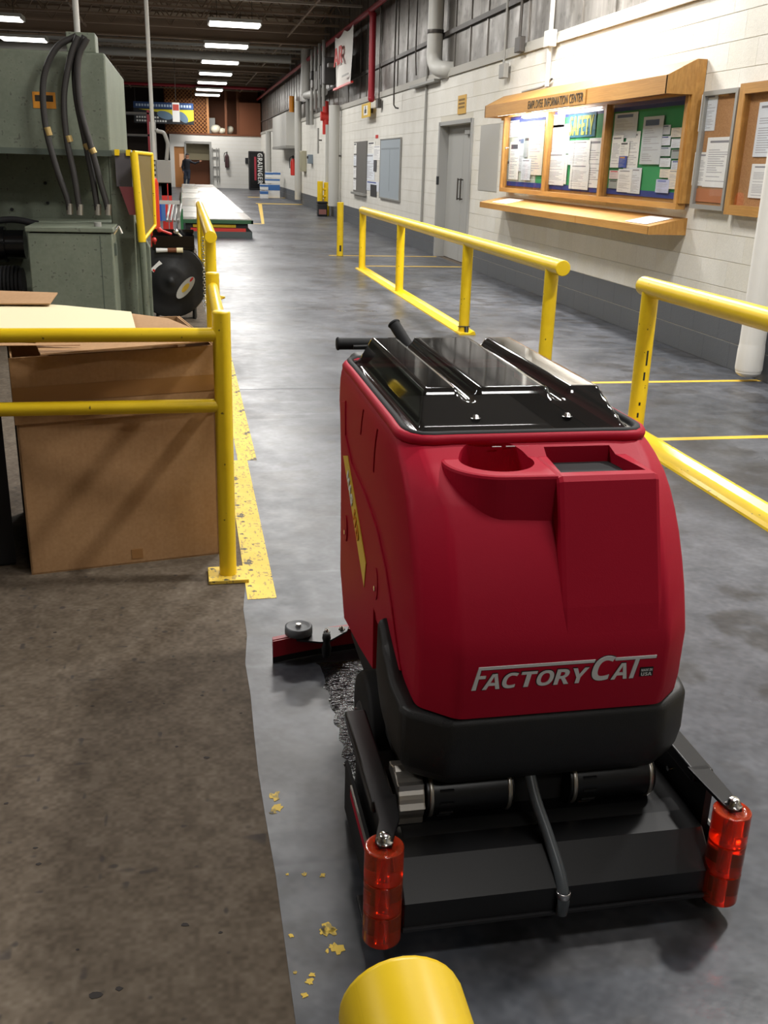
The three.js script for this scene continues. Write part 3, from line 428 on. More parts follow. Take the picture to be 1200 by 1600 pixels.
  M('feed_hose', tube([V(0.665, 0.36, -1.72), V(0.672, 0.27, -1.655), V(0.69, 0.20, -1.60), V(0.703, 0.142, -1.55), V(0.706, 0.10, -1.525), V(0.704, 0.062, -1.524)], 0.0125, 50, 12), std(0x4b5054, 0.35), scrub).userData.label = 'grey ribbed feed hose';
  M('hose_clamp', [lathe([[0.0128, -0.006], [0.0155, -0.006], [0.0155, 0.006], [0.0128, 0.006]], V(0.7055, 0.108, -1.527), 'y', 16)], MAT.chrome, scrub);
  // drive wheels, caster
  for (const s of [-1, 1]) { const w = M('drive_wheel', lathe([[0.02, -0.035], [0.09, -0.035], [0.125, -0.032], [0.133, -0.02], [0.133, 0.02], [0.125, 0.032], [0.09, 0.035], [0.02, 0.035]], V(CX + s * 0.275, 0.135, -2.19), 'x', 40), MAT.rubber, scrub); M('wheel_hub', lathe([[0, -0.04], [0.05, -0.04], [0.06, -0.03], [0.06, 0.03], [0.05, 0.04], [0, 0.04]], V(CX + s * 0.275, 0.135, -2.19), 'x', 24), std(0x38383a, 0.5), w); for (let q = 0; q < 5; q++) { const a = q * 1.2566; M('lug_nut', cyl(V(CX + s * 0.313, 0.135 + 0.035 * Math.sin(a), -2.19 + 0.035 * Math.cos(a)), V(CX + s * 0.322, 0.135 + 0.035 * Math.sin(a), -2.19 + 0.035 * Math.cos(a)), 0.006, 6), MAT.chrome, w); } }
  // squeegee at the rear
  const arc = (r, y0, y1, t) => { const p = [], q = []; const R = 1.6; for (let i = 0; i <= 24; i++) { const a = -0.31 + 0.62 * i / 24; const x = CX + R * Math.sin(a), z = -2.86 + (R - R * Math.cos(a)) * 1.0; p.push([x, z]); q.push([x, z - t]); } return slab(p.concat(q.reverse()), 'y', y0, y1); };
  const sq = M('squeegee_frame', arc(0, 0.055, 0.085, 0.02), MAT.redPaint, scrub); M('squeegee_blade', arc(0, 0.003, 0.065, 0.012), MAT.rubber, sq); M('squeegee_front_plate', arc(0, 0.03, 0.085, 0.005).translate(0, 0, 0.012), MAT.redPaint, sq);
  for (const s of [-1, 1]) {
    const ex = CX + s * 0.405; const whl = M('guide_wheel', [lathe([[0.008, -0.011], [0.03, -0.011], [0.036, -0.014], [0.043, -0.012], [0.044, 0], [0.043, 0.012], [0.036, 0.014], [0.031, 0.009], [0.012, 0.009], [0.008, 0.012]], V(ex, 0.108, -2.80), 'y', 32)], std(0x5c6064, 0.5), sq); M('wheel_axle', cyl(V(ex, 0.08, -2.80), V(ex, 0.128, -2.80), 0.008, 10), MAT.alu, whl);
    const pl = M('wheel_plate', slab([[ex - 0.01, -2.76], [ex - s * -0.02, -2.84], [CX + s * 0.24, -2.83], [CX + s * 0.25, -2.80], [CX + s * 0.32, -2.735], [CX + s * 0.345, -2.735]].map(([a, b]) => [a, b]), 'y', 0.087, 0.093), MAT.deckBlack, sq);
    for (const [bx, bz] of [[0.265, -2.812], [0.315, -2.80], [0.322, -2.752]]) M('plate_bolt', lathe([[0, 0.012], [0.006, 0.01], [0.008, 0], [0.011, 0]], V(CX + s * bx, 0.093, bz), 'y', 10), MAT.chrome, pl);
    M('adjuster_knob', lathe([[0, 0.03], [0.012, 0.028], [0.014, 0.015], [0.01, 0], [0.016, -0.02], [0.012, -0.05], [0, -0.05]], V(CX + s * 0.325, 0.09, -2.735), 'y', 16), MAT.rubber, pl);
  }
  M('squeegee_arm', [box(CX - 0.05, CX + 0.05, 0.09, 0.12, -2.95, -2.5)], MAT.deckBlack, sq);
  // operator handles behind the lid
  const grip = (a, b) => { const h = M('handle_grip', [cyl(a, b, 0.0175, 18), lathe([[0, 0.004], [0.016, 0.003], [0.0195, 0], [0.0195, -0.004]], V(0, 0, 0), 'y', 18).applyQuaternion(new THREE.Quaternion().setFromUnitVectors(UPV, a.clone().sub(b).normalize())).translate(a.x, a.y, a.z)], MAT.rubber, scrub); return h; };
  grip(onZ(527, 537, -2.88), onZ(600, 537, -2.88)); const a2 = onZ(615, 505, -2.93), b2 = onZ(645, 553, -2.86); grip(a2, b2);
  M('handle_bar', [tube([onZ(580, 537, -2.88), V(0.60, 0.985, -2.88), V(0.66, 0.965, -2.87), V(0.8, 0.96, -2.87)], 0.0125, 30, 10), cyl(b2, V(b2.x + 0.01, 0.93, -2.86), 0.012, 10)], MAT.black, scrub);
  M('cable_lever', cyl(onZ(552, 542, -2.86), onZ(590, 541, -2.86), 0.006, 8), MAT.black, scrub);
}
// wet track left by the brushes
solo('wet_track', 'wet glossy track on the floor behind the scrub deck', 'water', slab((() => { const p = [], q = []; for (let i = 0; i <= 40; i++) { const z = -1.99 - 0.78 * i / 40; p.push([CX - 0.345 + 0.022 * (vn(i / 40, 0.2, 30, 4, LAT[0]) - 0.5), z]); q.push([CX + 0.34 + 0.03 * (vn(i / 40, 0.8, 30, 4, LAT[0]) - 0.5), z]); } return p.concat(q.reverse()); })(), 'y', 0.0013, 0.0019), MAT.wet);

// ------------------------------------------------------------------ yellow guard rails
const pipe = (a, b, r = 0.055) => { // closed pipe with eased ends
  const L = a.distanceTo(b), g = new THREE.LatheGeometry([[0, 0], [r - 0.006, 0], [r - 0.001, 0.003], [r, 0.008], [r, L - 0.008], [r - 0.001, L - 0.003], [r - 0.006, L], [0, L]].map((p) => new THREE.Vector2(...p)), 32);
  g.applyQuaternion(new THREE.Quaternion().setFromUnitVectors(UPV, b.clone().sub(a).normalize())); g.translate(a.x, a.y, a.z); return g; };
function guardRail(label, x, y, z0, z1, posts, base, r = 0.055, pr = 0.05) {
  const t = thing('guard_rail', label, 'guard rail', [x, 0, (z0 + z1) / 2]);
  M('top_rail', pipe(V(x, y, z0), V(x, y, z1), r), MAT.yellow, t);
  for (const z of posts) { const p = M('post', cyl(V(x, 0, z), V(x, y - 0.02, z), pr, 28), MAT.yellow, t); }
  if (base) { const [xa, xb, za, zb] = base, h = 0.035; M('base_curb', slab([[xa, 0], [xb, 0], [xb - 0.012, h], [xb - 0.03, h], [(xa + xb) / 2 + 0.02, h * 0.5], [xa + 0.03, h * 0.55], [xa + 0.004, 0.012]], 'z', za, zb), MAT.yellow, t); }
  return t;
}
guardRail('long yellow pipe guard rail with four posts in front of the display case', 2.58, 0.85, -15.0, -6.68, [-14.95, -12.2, -9.15, -6.9], [2.50, 2.66, -15.1, -9.0]);
guardRail('yellow pipe guard rail at the white column with a scuffed end post', 2.68, 0.86, -5.6, 0.5, [-5.5, -2.4], [2.5, 2.68, -5.6, 0.5]);
guardRail('yellow pipe rail end close in front of the scrubber', 0.146, 0.865, -0.598, 3.0, [0.4, 2.6], null, 0.051);
{ const t = guardRail('yellow pipe guard rail hung with a chain beside the green press', 0.22, 0.84, -16, -9.3, [-15.7, -12.6, -9.55], null);
  M('chain_eye', new THREE.TorusGeometry(0.035, 0.008, 8, 16).rotateX(1.2).translate(0.30, 0.28, -9.5), MAT.yellow, t); }
{ // black scuffs on the post near the column
  const t = scene.children.find((o) => o.name === 'guard_rail_001'); for (const [y, h] of [[0.45, 0.09], [0.34, 0.05], [0.17, 0.02], [0.1, 0.03]]) M('scuff_mark', (() => { const g = new THREE.CylinderGeometry(0.0508, 0.0506, h, 10, 1, true, -0.5 + y, 0.22); g.translate(2.68, y, -5.5); return g; })(), MAT.black, t);
  const t0 = scene.children.find((o) => o.name === 'guard_rail'); M('wire_loop', [new THREE.TorusGeometry(0.056, 0.005, 6, 24).rotateX(1.45).translate(2.58, 0.06, -9.15), cyl(V(2.58, 0.0, -9.05), V(2.59, 0.06, -9.09), 0.02, 8)], MAT.black, t0);
}
{ const b = thing('bollard', 'lone yellow steel bollard beyond the long guard rail', 'bollard', [2.58, 0, -17.2]); M('pipe', pipe(V(2.58, 0, -17.2), V(2.58, 0.88, -17.2), 0.055), MAT.yellow, b); M('paint_chip', (() => { const g = new THREE.CylinderGeometry(0.0558, 0.0558, 0.1, 8, 1, true, -0.3, 0.6); g.translate(2.58, 0.13, -17.2); return g; })(), MAT.black, b); }
{ // pipe fence on the left
  const t = thing('pipe_fence', 'yellow two-rail pipe fence in front of the cardboard box', 'fence', [0.11, 0, -3.5]);
  const post = (x, z, h) => { const p = M('post', pipe(V(x, 0, z), V(x, h, z), 0.032), MAT.yellow, t); return p; };
  post(0.11, -3.5, 1.005); post(0.115, -4.8, 1.0); post(-2.3, -3.5, 1.0);
  M('base_plate', rbox(0.035, 0.185, 0.001, 0.016, -3.57, -3.43, 0.003), MAT.tape, t);
  for (const y of [0.922, 0.668]) { M('rail', cyl(V(-2.3, y, -3.5), V(0.11, y, -3.5), 0.0245, 24), MAT.yellow, t); M('side_rail', cyl(V(0.112, y + 0.01, -3.5), V(0.115, y + 0.01, -4.8), 0.0245, 24), MAT.yellow, t); }
}
{ const g = []; for (let i = 0; i < 26; i++) { const q = new THREE.TorusGeometry(0.017, 0.0045, 6, 12); q.scale(0.7, 1, 1); if (i % 2) q.rotateY(Math.PI / 2); q.translate(0.155, 0.8 - i * 0.025, -9.62); g.push(q); } solo('chain', 'steel chain hanging down beside the end post of the rail by the press', 'chain', g, MAT.chrome); }

// ------------------------------------------------------------------ cardboard box and loose sheets
{
  const A = V(-0.62, 0, -3.61), B = V(0.085, 0, -3.74), ex = B.clone().sub(A).normalize(), ez = V(ex.z, 0, -ex.x); if (ez.z > 0) ez.negate(); const W = A.distanceTo(B), D = 0.74, H = 0.845;
  const P = (u, y, d) => A.clone().addScaledVector(ex, u).addScaledVector(ez, d).setY(y);
  const t = thing('cardboard_box', 'large brown cardboard box with taped sides behind the yellow fence', 'box', [-0.3, 0, -4.0]);
  const fwd = ez.clone().negate();
  const wall = (u0, d0, u1, d1, n) => quadPlate([P(u0, 0, d0), P(u1, 0, d1), P(u1, H, d1), P(u0, H - (u0 === 0 && d0 === 0 ? 0.02 : 0), d0)], 0.006, n);
  M('front_panel', wall(0, 0, W, 0, fwd), MAT.card, t); M('back_panel', wall(0, D, W, D, ez), MAT.card, t); M('left_panel', wall(0, 0, 0, D, ex.clone().negate()), MAT.card, t); M('right_panel', wall(W, 0, W, D, ex), MAT.card, t);
  M('bottom_panel', quadPlate([P(0, 0.006, 0), P(W, 0.006, 0), P(W, 0.006, D), P(0, 0.006, D)], 0.005, UPV), MAT.card, t);
  // telescoping lid skirt and packing tape, both only over the front and right sides
  M('lid_skirt', [quadPlate([P(-0.006, 0.585, -0.007), P(W + 0.006, 0.60, -0.007), P(W + 0.006, H, -0.007), P(-0.006, H - 0.02, -0.007)], 0.005, fwd), quadPlate([P(W + 0.008, 0.6, -0.006), P(W + 0.008, 0.6, D), P(W + 0.008, H, D), P(W + 0.008, H, -0.006)], 0.005, ex)], MAT.card, t);
  M('packing_tape', quadPlate([P(-0.005, 0.66, -0.0085), P(W + 0.005, 0.675, -0.0085), P(W + 0.005, 0.735, -0.0085), P(-0.005, 0.72, -0.0085)], 0.001, fwd), MAT.tapeBrown, t);
  M('box_seam', quadPlate([P(W * 0.52, 0.02, -0.0012), P(W * 0.58, 0.02, -0.0012), P(W * 0.58, 0.06, -0.0012), P(W * 0.52, 0.06, -0.0012)], 0.001, fwd), MAT.tapeBrown, t);
  const sheet = (px, n, label, m, thick = 0.005) => { const pts = px.map(([a, b, y]) => onY(a, b, y)); const nn = pts[1].clone().sub(pts[0]).cross(pts[2].clone().sub(pts[0])).normalize(); if (nn.y < 0) nn.negate(); solo('cardboard_sheet', label, 'cardboard', quadPlate(pts, thick, nn), m); };
  sheet([[63, 553, 0.865], [330, 532, 0.868], [318, 520, 0.873], [262, 497, 0.878], [200, 489, 0.88], [60, 500, 0.88], [52, 527, 0.87]], 0, 'brown cardboard flap lying over the open box top', MAT.card);
  sheet([[-60, 522, 0.90], [214, 520, 0.89], [205, 487, 0.895], [100, 477, 0.9], [-60, 466, 0.905]], 0, 'cream white sheet of cardboard on top of the box', MAT.cream);
  sheet([[-60, 474, 0.915], [78, 474, 0.915], [90, 457, 0.92], [-60, 452, 0.92]], 0, 'brown cardboard strip behind the cream sheet', MAT.card);
  sheet([[-40, 540, 0.875], [5, 540, 0.875], [125, 539, 0.877], [-40, 533, 0.878]], 0, 'narrow cardboard edge under the upper fence rail', MAT.card);
  const b = thing('dark_gap_filler', 'near-black block added to fill the dark gap left of the large cardboard box', 'bin', [-1.2, 0, -4.2]); const plan = (o) => [P(-1.0 - o, 0, 0.12 - o), P(-0.05 + o, 0, 0.12 - o), P(-0.05 + o, 0, 0.95 + o), P(-1.0 - o, 0, 0.95 + o)].map((q) => [q.x, q.z]); M('shell', slab(plan(0), 'y', 0, 0.8, 0.01), std(0x060606, 0.8), b); M('filler_rim', slab(plan(0.012), 'y', 0.79, 0.82, 0.005), std(0x080808, 0.8), b);  // added near-black block, stands in for the darkness beside the box
}

// ------------------------------------------------------------------ green press and what stands around it
{
  const zf = -9.5, X1 = -0.62, X0 = -3.4, top = 2.33, zb = -12.4; const t = thing('press_machine', 'large grey-green industrial press behind the cardboard box', 'press', [-2, 0, -10.5]);
  const up = M('upper_frame', rbox(X0, X1, 1.53, top, zb, zf, 0.02), MAT.press, t);
  M('frame_flange', box(X0, X1 + 0.01, 1.5, 1.55, zf - 0.1, zf + 0.02), MAT.pressDark, up);
  M('side_column', rbox(X1 - 0.03, X1 + 0.17, 0, 1.56, -9.9, zf, 0.015), MAT.press, t); M('gusset', slab([[-0.47, 1.0], [-0.33, 0.72], [-0.33, 0], [-0.47, 0]], 'z', -9.75, -9.6, 0.01), MAT.press, t);
  M('recess_panel', box(X0, X1, 0.5, 1.53, -10.5, -10.35), MAT.press, t); M('bed', rbox(X0, X1, 0, 0.92, -11.5, -9.9, 0.02), MAT.press, t);
  for (const [px, py] of [[71, 286], [75, 317], [19, 327]]) M('panel_bolt', cyl(onZ(px, py, -10.35), onZ(px, py, -10.35).add(V(0, 0, 0.03)), 0.015, 8), MAT.rubber, t);
  { const a = onZ(50, 143, zf + 0.003), b = onZ(88, 170, zf + 0.003); const s = M('warning_sign', box(a.x, b.x, b.y, a.y, zf, zf + 0.006), std(0xc98420, 0.5), t); M('sign_print', [box(a.x + 0.02, b.x - 0.02, a.y - 0.075, a.y - 0.025, zf + 0.006, zf + 0.008)], MAT.ink, s); s.userData.label = 'orange warning sign'; }
  M('oil_pipe', tube([onZ(-20, 347, -9.8), onZ(20, 343, -9.8), onZ(60, 350, -9.8)], 0.03, 20, 10), MAT.rubber, t);
  M('drive_shaft', [cyl(onZ(-30, 382, -9.75), onZ(40, 382, -9.75), 0.13, 24), cyl(onZ(-30, 382, -9.75), onZ(10, 382, -9.75), 0.16, 24)], MAT.blackGloss, t);
  M('drive_motor', [...Array.from({ length: 9 }, (_, i) => { const c = onZ(-20 + i * 6, 445, -9.5); return cyl(c, c.clone().add(V(0.018, 0, 0)), 0.17, 20); }), cyl(onZ(-30, 445, -9.5), onZ(38, 445, -9.5), 0.15, 20)], MAT.rubber, t);
  // hoses with brass bands
  const hz = -9.32; const HP = [[[120, 56], [88, 75], [68, 125], [71, 195], [88, 262], [105, 310], [109, 332]], [[122, 56], [110, 90], [100, 150], [104, 215], [116, 275], [124, 325], [125, 333]], [[132, 56], [118, 90], [119, 150], [134, 225], [146, 285], [152, 325], [153, 333]], [[136, 60], [122, 95], [125, 165], [143, 232], [157, 285], [167, 320], [169, 333]]];
  const B0 = [[71, 195, 75, 212], [104, 208, 107, 222], [132, 220, 136, 234], [141, 228, 145, 240]];
  HP.forEach((pp, i) => { const z = hz + (i % 2) * 0.05; const h = M('hydraulic_hose', tube(pp.map(([a, b]) => onZ(a, b, z)), 0.026, 50, 12), MAT.hose, t); const q = B0[i]; M('hose_band', cyl(onZ(q[0] + 2, q[1] + 4, z), onZ(q[2] + 2, q[3], z), 0.031, 14), MAT.brass, h); const e = pp[6]; M('hose_fitting', cyl(onZ(e[0], e[1] - 14, z), onZ(e[0], e[1] + 3, z), 0.028, 12), MAT.alu, h); });
  const j0 = onZ(103, 50, -9.6), j1 = onZ(151, 84, -9.6); M('junction_box', rbox(j0.x, j1.x, top, j0.y, -9.85, -9.55, 0.01), MAT.press, t);
  const pl = onZ(121, 52, -9.7); M('conduit_riser', cyl(V(pl.x, pl.y - 0.05, -9.7), V(pl.x, CEIL, -9.7), 0.025, 12), MAT.grayLight, t);
  // see-through side guard
  const g0 = onZ(179, 239, -9.42), g1 = onZ(207, 292, -9.42), g2 = onZ(186, 290, -9.42), g3 = onZ(213, 336, -9.42); M('side_window', box(g0.x, g1.x, g1.y, g0.y, -9.45, -9.43), phys({ color: 0x6a666a, roughness: 0.2, transmission: 0.35, thickness: 0 }), t); M('window_lower', slab([[g2.x, g1.y], [g3.x, g1.y], [g3.x, g3.y], [g3.x - 0.06, g3.y]], 'z', -9.45, -9.43), std(0xa85a62, 0.4), t);
  for (const x of [g0.x + 0.02, g1.x - 0.02]) M('window_clip', box(x - 0.02, x + 0.02, g0.y - 0.02, g0.y + 0.03, -9.46, -9.41), MAT.yellow, t);
}
{ // electrical cabinet in front of the press
  const z = -8.7, a = onZ(42, 366, z), b = onZ(175, 366, z), y1 = onZ(110, 362, z).y, zb = -9.28; const t = thing('electrical_cabinet', 'grey-green steel cabinet with sloped lid below the black hoses', 'cabinet', [(a.x + b.x) / 2, 0, -9]);
  M('body', rbox(a.x, b.x, 0, y1 - 0.015, zb, z, 0.012), MAT.press, t); M('lid', rbox(a.x - 0.012, b.x + 0.012, y1 - 0.005, y1 + 0.035, zb - 0.01, z + 0.015, 0.008), MAT.press, t);
  M('door_edge', box(b.x - 0.1, b.x - 0.094, 0.1, y1 - 0.03, z, z + 0.003), MAT.pressDark, t);
  const h = onZ(195, 348, -9.0); M('latch', [cyl(V(b.x, y1 - 0.02, -8.85), V(b.x + 0.05, y1 + 0.04, -8.85), 0.014, 10), cyl(V(b.x + 0.045, y1 + 0.04, -8.85), V(b.x + 0.07, y1 - 0.02, -8.85), 0.012, 10)], MAT.chrome, t); M('hinge', box(b.x, b.x + 0.02, y1 - 0.2, y1 - 0.1, -8.95, -8.85), MAT.pressDark, t);
  M('knob', cyl(V(a.x + 0.55, y1 + 0.035, -8.85), V(a.x + 0.55, y1 + 0.07, -8.85), 0.03, 16), MAT.grayPaint, t);
}
{ // yellow mesh gate
  const t = thing('mesh_guard', 'yellow framed mesh safety guard on the side of the press', 'guard', [-0.35, 0, -9.3]); const z = -9.25; const c = [[209, 238], [237, 241], [242, 352], [222, 378]].map(([a, b], i) => onZ(a, b, z - (i === 1 || i === 2 ? 0.25 : 0)));
  M('mesh_sheet', quadPlate(c, 0.006, V(0.3, 0, 0.95).normalize()), phys({ color: 0x85713a, roughness: 0.5, transmission: 0.4, thickness: 0 }), t);
  for (let i = 0; i < 4; i++) { const p = c[i], q = c[(i + 1) % 4]; M('frame_bar', cyl(p, q, i === 3 ? 0.034 : 0.016, 12), MAT.yellow, t); }
  M('frame_leg', cyl(c[3], V(c[3].x + 0.01, 0, c[3].z), 0.03, 12), MAT.press, t);
}
{ // strapping cart
  const z = -10.02, c = onZ(267, 444, z), R = 0.352; const t = thing('strapping_cart', 'black steel strapping cart with a large dished reel and tool tray', 'cart', [c.x, 0, z]);
  const cy = Math.max(R + 0.02, c.y); const disc = M('reel', lathe([[0, 0.07], [0.03, 0.068], [0.05, 0.045], [0.10, 0.05], [0.15, 0.035], [0.21, 0.012], [0.28, 0.008], [R - 0.01, 0.012], [R, 0.0], [R - 0.01, -0.02], [0, -0.02]], V(c.x, cy, z), 'z', 48), MAT.black, t);
  const d2 = lathe([[0, 0.0], [R, 0], [R, 0.01], [0, 0.01]], V(c.x, cy, z - 0.14), 'z', 40); M('reel_back', d2, MAT.black, t);
  { const lens = (r, ox, oy) => Array.from({ length: 24 }, (_, k) => { const a = k / 24 * 6.283, u = 0.13 * r * Math.cos(a), v = 0.05 * r * Math.sin(a); return [c.x + ox + u * 0.64 - v * 0.77, cy + oy + u * 0.77 + v * 0.64]; }); M('reel_label', slab(lens(1, 0.14, -0.06), 'z', z + 0.04, z + 0.052), MAT.grayLight, disc); M('label_emblem', slab(lens(0.42, 0.14, -0.06), 'z', z + 0.052, z + 0.054), MAT.gold, disc); M('label_spot', slab(lens(0.2, 0.20, 0.02), 'z', z + 0.052, z + 0.054), MAT.lensRed, disc); }
  { const s = onZ(248, 420, z + 0.02); const g = box(-0.05, 0.05, -0.06, 0.06, 0, 0.004); g.rotateZ(0.75 - 1.57); g.translate(s.x, s.y, z + 0.02); M('reel_sticker', g, MAT.paper, disc); const g2 = box(-0.055, -0.035, -0.06, 0.06, 0.004, 0.006); g2.rotateZ(0.75); g2.translate(s.x + 0.02, s.y - 0.02, z + 0.02); M('sticker_stripe', g2, MAT.lensRed, disc); }
  const a = onZ(238, 385, z), b = onZ(303, 362, z); M('tool_tray', [rbox(a.x, b.x, a.y - 0.03, a.y, z - 0.3, z + 0.02, 0.006), box(a.x, b.x, a.y, b.y, z - 0.31, z - 0.3), box(b.x - 0.012, b.x, a.y, b.y - 0.03, z - 0.3, z + 0.02), box(a.x, b.x, a.y, a.y + 0.1, z + 0.01, z + 0.022)], MAT.blackGloss, t);
  for (const [x, zz] of [[b.x - 0.02, z - 0.02], [b.x - 0.02, z - 0.28], [a.x + 0.02, z - 0.28], [a.x + 0.02, z - 0.02]]) M('leg', cyl(V(x, 0, zz), V(x, a.y, zz), 0.016, 8), MAT.black, t);
  M('caster', [cyl(V(b.x - 0.04, 0.07, z - 0.1), V(b.x, 0.07, z - 0.1), 0.07, 20)], MAT.rubber, t);
  const lever = (px, py, qx, qy, m, nm) => solo('strapping_tool', nm, 'tool', [cyl(onZ(px, py, z + 0.03), onZ(qx, qy, z + 0.0), 0.012, 10), new THREE.SphereGeometry(0.025, 14, 10).translate(...onZ(px, py, z + 0.03).toArray())], m);
  lever(249, 359, 268, 366, MAT.lensRed, 'strapping tool lever with red ball knob in the cart tray'); lever(241, 375, 243, 385, MAT.lensRed, 'second red knob below the strapping tool lever'); lever(275, 362, 287, 373, MAT.chrome, 'bent chrome tool lying in the black cart tray');
  const h = thing('brush', 'brush with a white and brown handle on the cart', 'brush', [c.x, 0.6, z]); const q = [244, 262, 276, 286].map((p) => onZ(p, 391, z + 0.04)); M('handle', cyl(q[0], q[1], 0.022, 12, 0.018), MAT.paper, h); M('ferrule', cyl(q[1], q[2], 0.022, 12), MAT.brown, h); M('bristle', cyl(q[2], q[3], 0.024, 12), MAT.cream, h);
}
{ // electrical post with disconnect boxes, further back
  const z = -16, t = thing('disconnect_post', 'grey slotted steel post carrying a grey electrical disconnect box', 'electrical box', [-0.2, 0, z]); const a = onZ(246, 250, z), b = onZ(268, 286, z), p0 = onZ(240, 205, z), p1 = onZ(252, 318, z);
  M('post', [box(p1.x - 0.12, p1.x - 0.03, 0, 2.0, z - 0.05, z)], MAT.galv, t); for (let k = 0; k < 7; k++) M('post_slot', box(p1.x - 0.09, p1.x - 0.06, 1.1 + k * 0.07, 1.13 + k * 0.07, z, z + 0.003), MAT.rubber, t);
  M('switch_box', rbox(a.x - 0.02, b.x, b.y, a.y, z - 0.12, z + 0.02, 0.01), MAT.grayPaint, t); M('side_box', rbox(a.x - 0.22, a.x - 0.12, b.y - 0.05, a.y + 0.02, z - 0.12, z, 0.01), std(0x50565a, 0.5), t);
  const r0 = onZ(228, 0, z), r1 = onZ(241, 250, z); M('drop_conduit', cyl(V(r1.x, r1.y, z), V(r1.x - 0.02, CEIL, z), 0.03, 10), MAT.grayLight, t);
  M('conduit_loop', tube([V(b.x - 0.06, a.y, z), onZ(262, 225, z), onZ(256, 208, z), onZ(246, 205, z), V(a.x, 1.9, z)], 0.028, 30, 8, 0.3), MAT.grayPaint, t);
}
{ const z = -19; const f = thing('machine_stand', 'red steel machine frame behind the electrical post', 'frame', [0, 0, z]); const a = onZ(252, 287, z), b = onZ(269, 318, z); M('upright', box(a.x, a.x + 0.1, 0, a.y, z - 0.1, z), MAT.lensRed, f); M('upright', box(b.x - 0.06, b.x, 0, a.y, z - 0.1, z), MAT.lensRed, f); M('cross_bar', box(a.x, b.x, a.y - 0.2, a.y, z - 0.1, z), MAT.lensRed, f); const c = onZ(232, 310, -15.5); const cn = thing('red_tank', 'small orange red cylinder beside the yellow mesh guard', 'cylinder', [c.x, 0, -15.5]); M('shell', lathe([[0, 0], [0.07, 0], [0.075, 0.02], [0.075, 1.15], [0.05, 1.22], [0, 1.23]], V(onZ(240, 300, -15.5).x, 0, -15.5), 'y', 20), std(0xd83a1e, 0.4), cn); M('valve', cyl(V(onZ(240, 300, -15.5).x, 1.2, -15.5), V(onZ(240, 300, -15.5).x, 1.3, -15.5), 0.02, 8), MAT.brass, cn); }
{ const z = -18; const a = onZ(242, 313, z), b = onZ(281, 318, z); const t = thing('roller_stand', 'grey infeed roller stand with blue drive box beside the steel bench', 'roller stand', [(a.x + b.x) / 2, 0, z]); M('top_rail', box(a.x, b.x, a.y - 0.06, a.y, z - 0.05, z), MAT.grayLight, t); const c = onZ(242, 345, z); M('drive_box', box(a.x + 0.01, onZ(252, 320, z).x, c.y, a.y - 0.06, z - 0.2, z), MAT.blue, t); M('motor_box', box(onZ(252, 320, z).x, onZ(258, 320, z).x, c.y, a.y - 0.06, z - 0.15, z), MAT.skyblue, t); for (let k = 0; k < 4; k++) { const x = onZ(260 + k * 6, 330, z).x; M('roller', cyl(V(x, c.y, z + 0.02), V(x + 0.06, a.y - 0.08, z - 0.5), 0.022, 10), MAT.galv, t); } M('leg', box(a.x + 0.02, a.x + 0.07, 0, c.y, z - 0.1, z - 0.04), MAT.grayPaint, t); M('leg', box(b.x - 0.05, b.x, 0, a.y, z - 0.1, z - 0.04), MAT.grayPaint, t); }

// long low bench with steel plates
{
  const x0 = -0.1, x1 = 1.36, z0 = -21, z1 = -50, h = 0.37; const t = thing('plate_bench', 'long low green bench topped with shiny steel plates', 'bench', [0.63, 0, -35]);
  M('base', box(x0 + 0.05, x1 - 0.02, 0, 0.12, z1, z0 - 0.05), std(0x4c5656, 0.5), t); M('side_channel', [box(x0, x1, 0.28, 0.35, z0 - 0.04, z0), box(x1 - 0.04, x1, 0.28, 0.35, z1, z0), box(x0, x0 + 0.04, 0.28, 0.35, z1, z0)], std(0x2c5a38, 0.5), t);
  M('inner_body', box(x0 + 0.1, x1 - 0.1, 0.1, 0.33, z1, z0 - 0.12), MAT.black, t); M('yellow_strip', box(x0 + 0.25, x1 - 0.35, 0.2, 0.255, z0 - 0.12, z0 - 0.07), MAT.yellow, t); M('red_strip', box(x0 + 0.2, x1 - 0.15, 0.12, 0.185, z0 - 0.12, z0 - 0.06), MAT.lensRed, t);
  M('corner_post', box(x0 - 0.02, x0 + 0.06, 0.05, 0.55, z0 - 0.02, z0 + 0.06), std(0x1f6e3a, 0.5), t);
  const pm = [std(0xc4c2bc, 0.22, 0.6), std(0xb4b2ac, 0.3, 0.6), std(0xd2d0ca, 0.26, 0.5)]; const n = 11; for (let k = 0; k < n; k++) { const za = z0 - (z0 - z1) * k / n, zb = z0 - (z0 - z1) * (k + 1) / n; M('steel_plate', box(x0 + 0.02, x1 - 0.02, 0.35, h + (k % 2) * 0.003, zb + 0.03, za - 0.03), pm[k % 3], t); if (k % 2 === 0) M('side_sheet', box(x0 + 0.05, x0 + 0.6, h + 0.004, h + 0.012, zb + 0.3, za - 0.3), pm[(k + 1) % 3], t); }
}

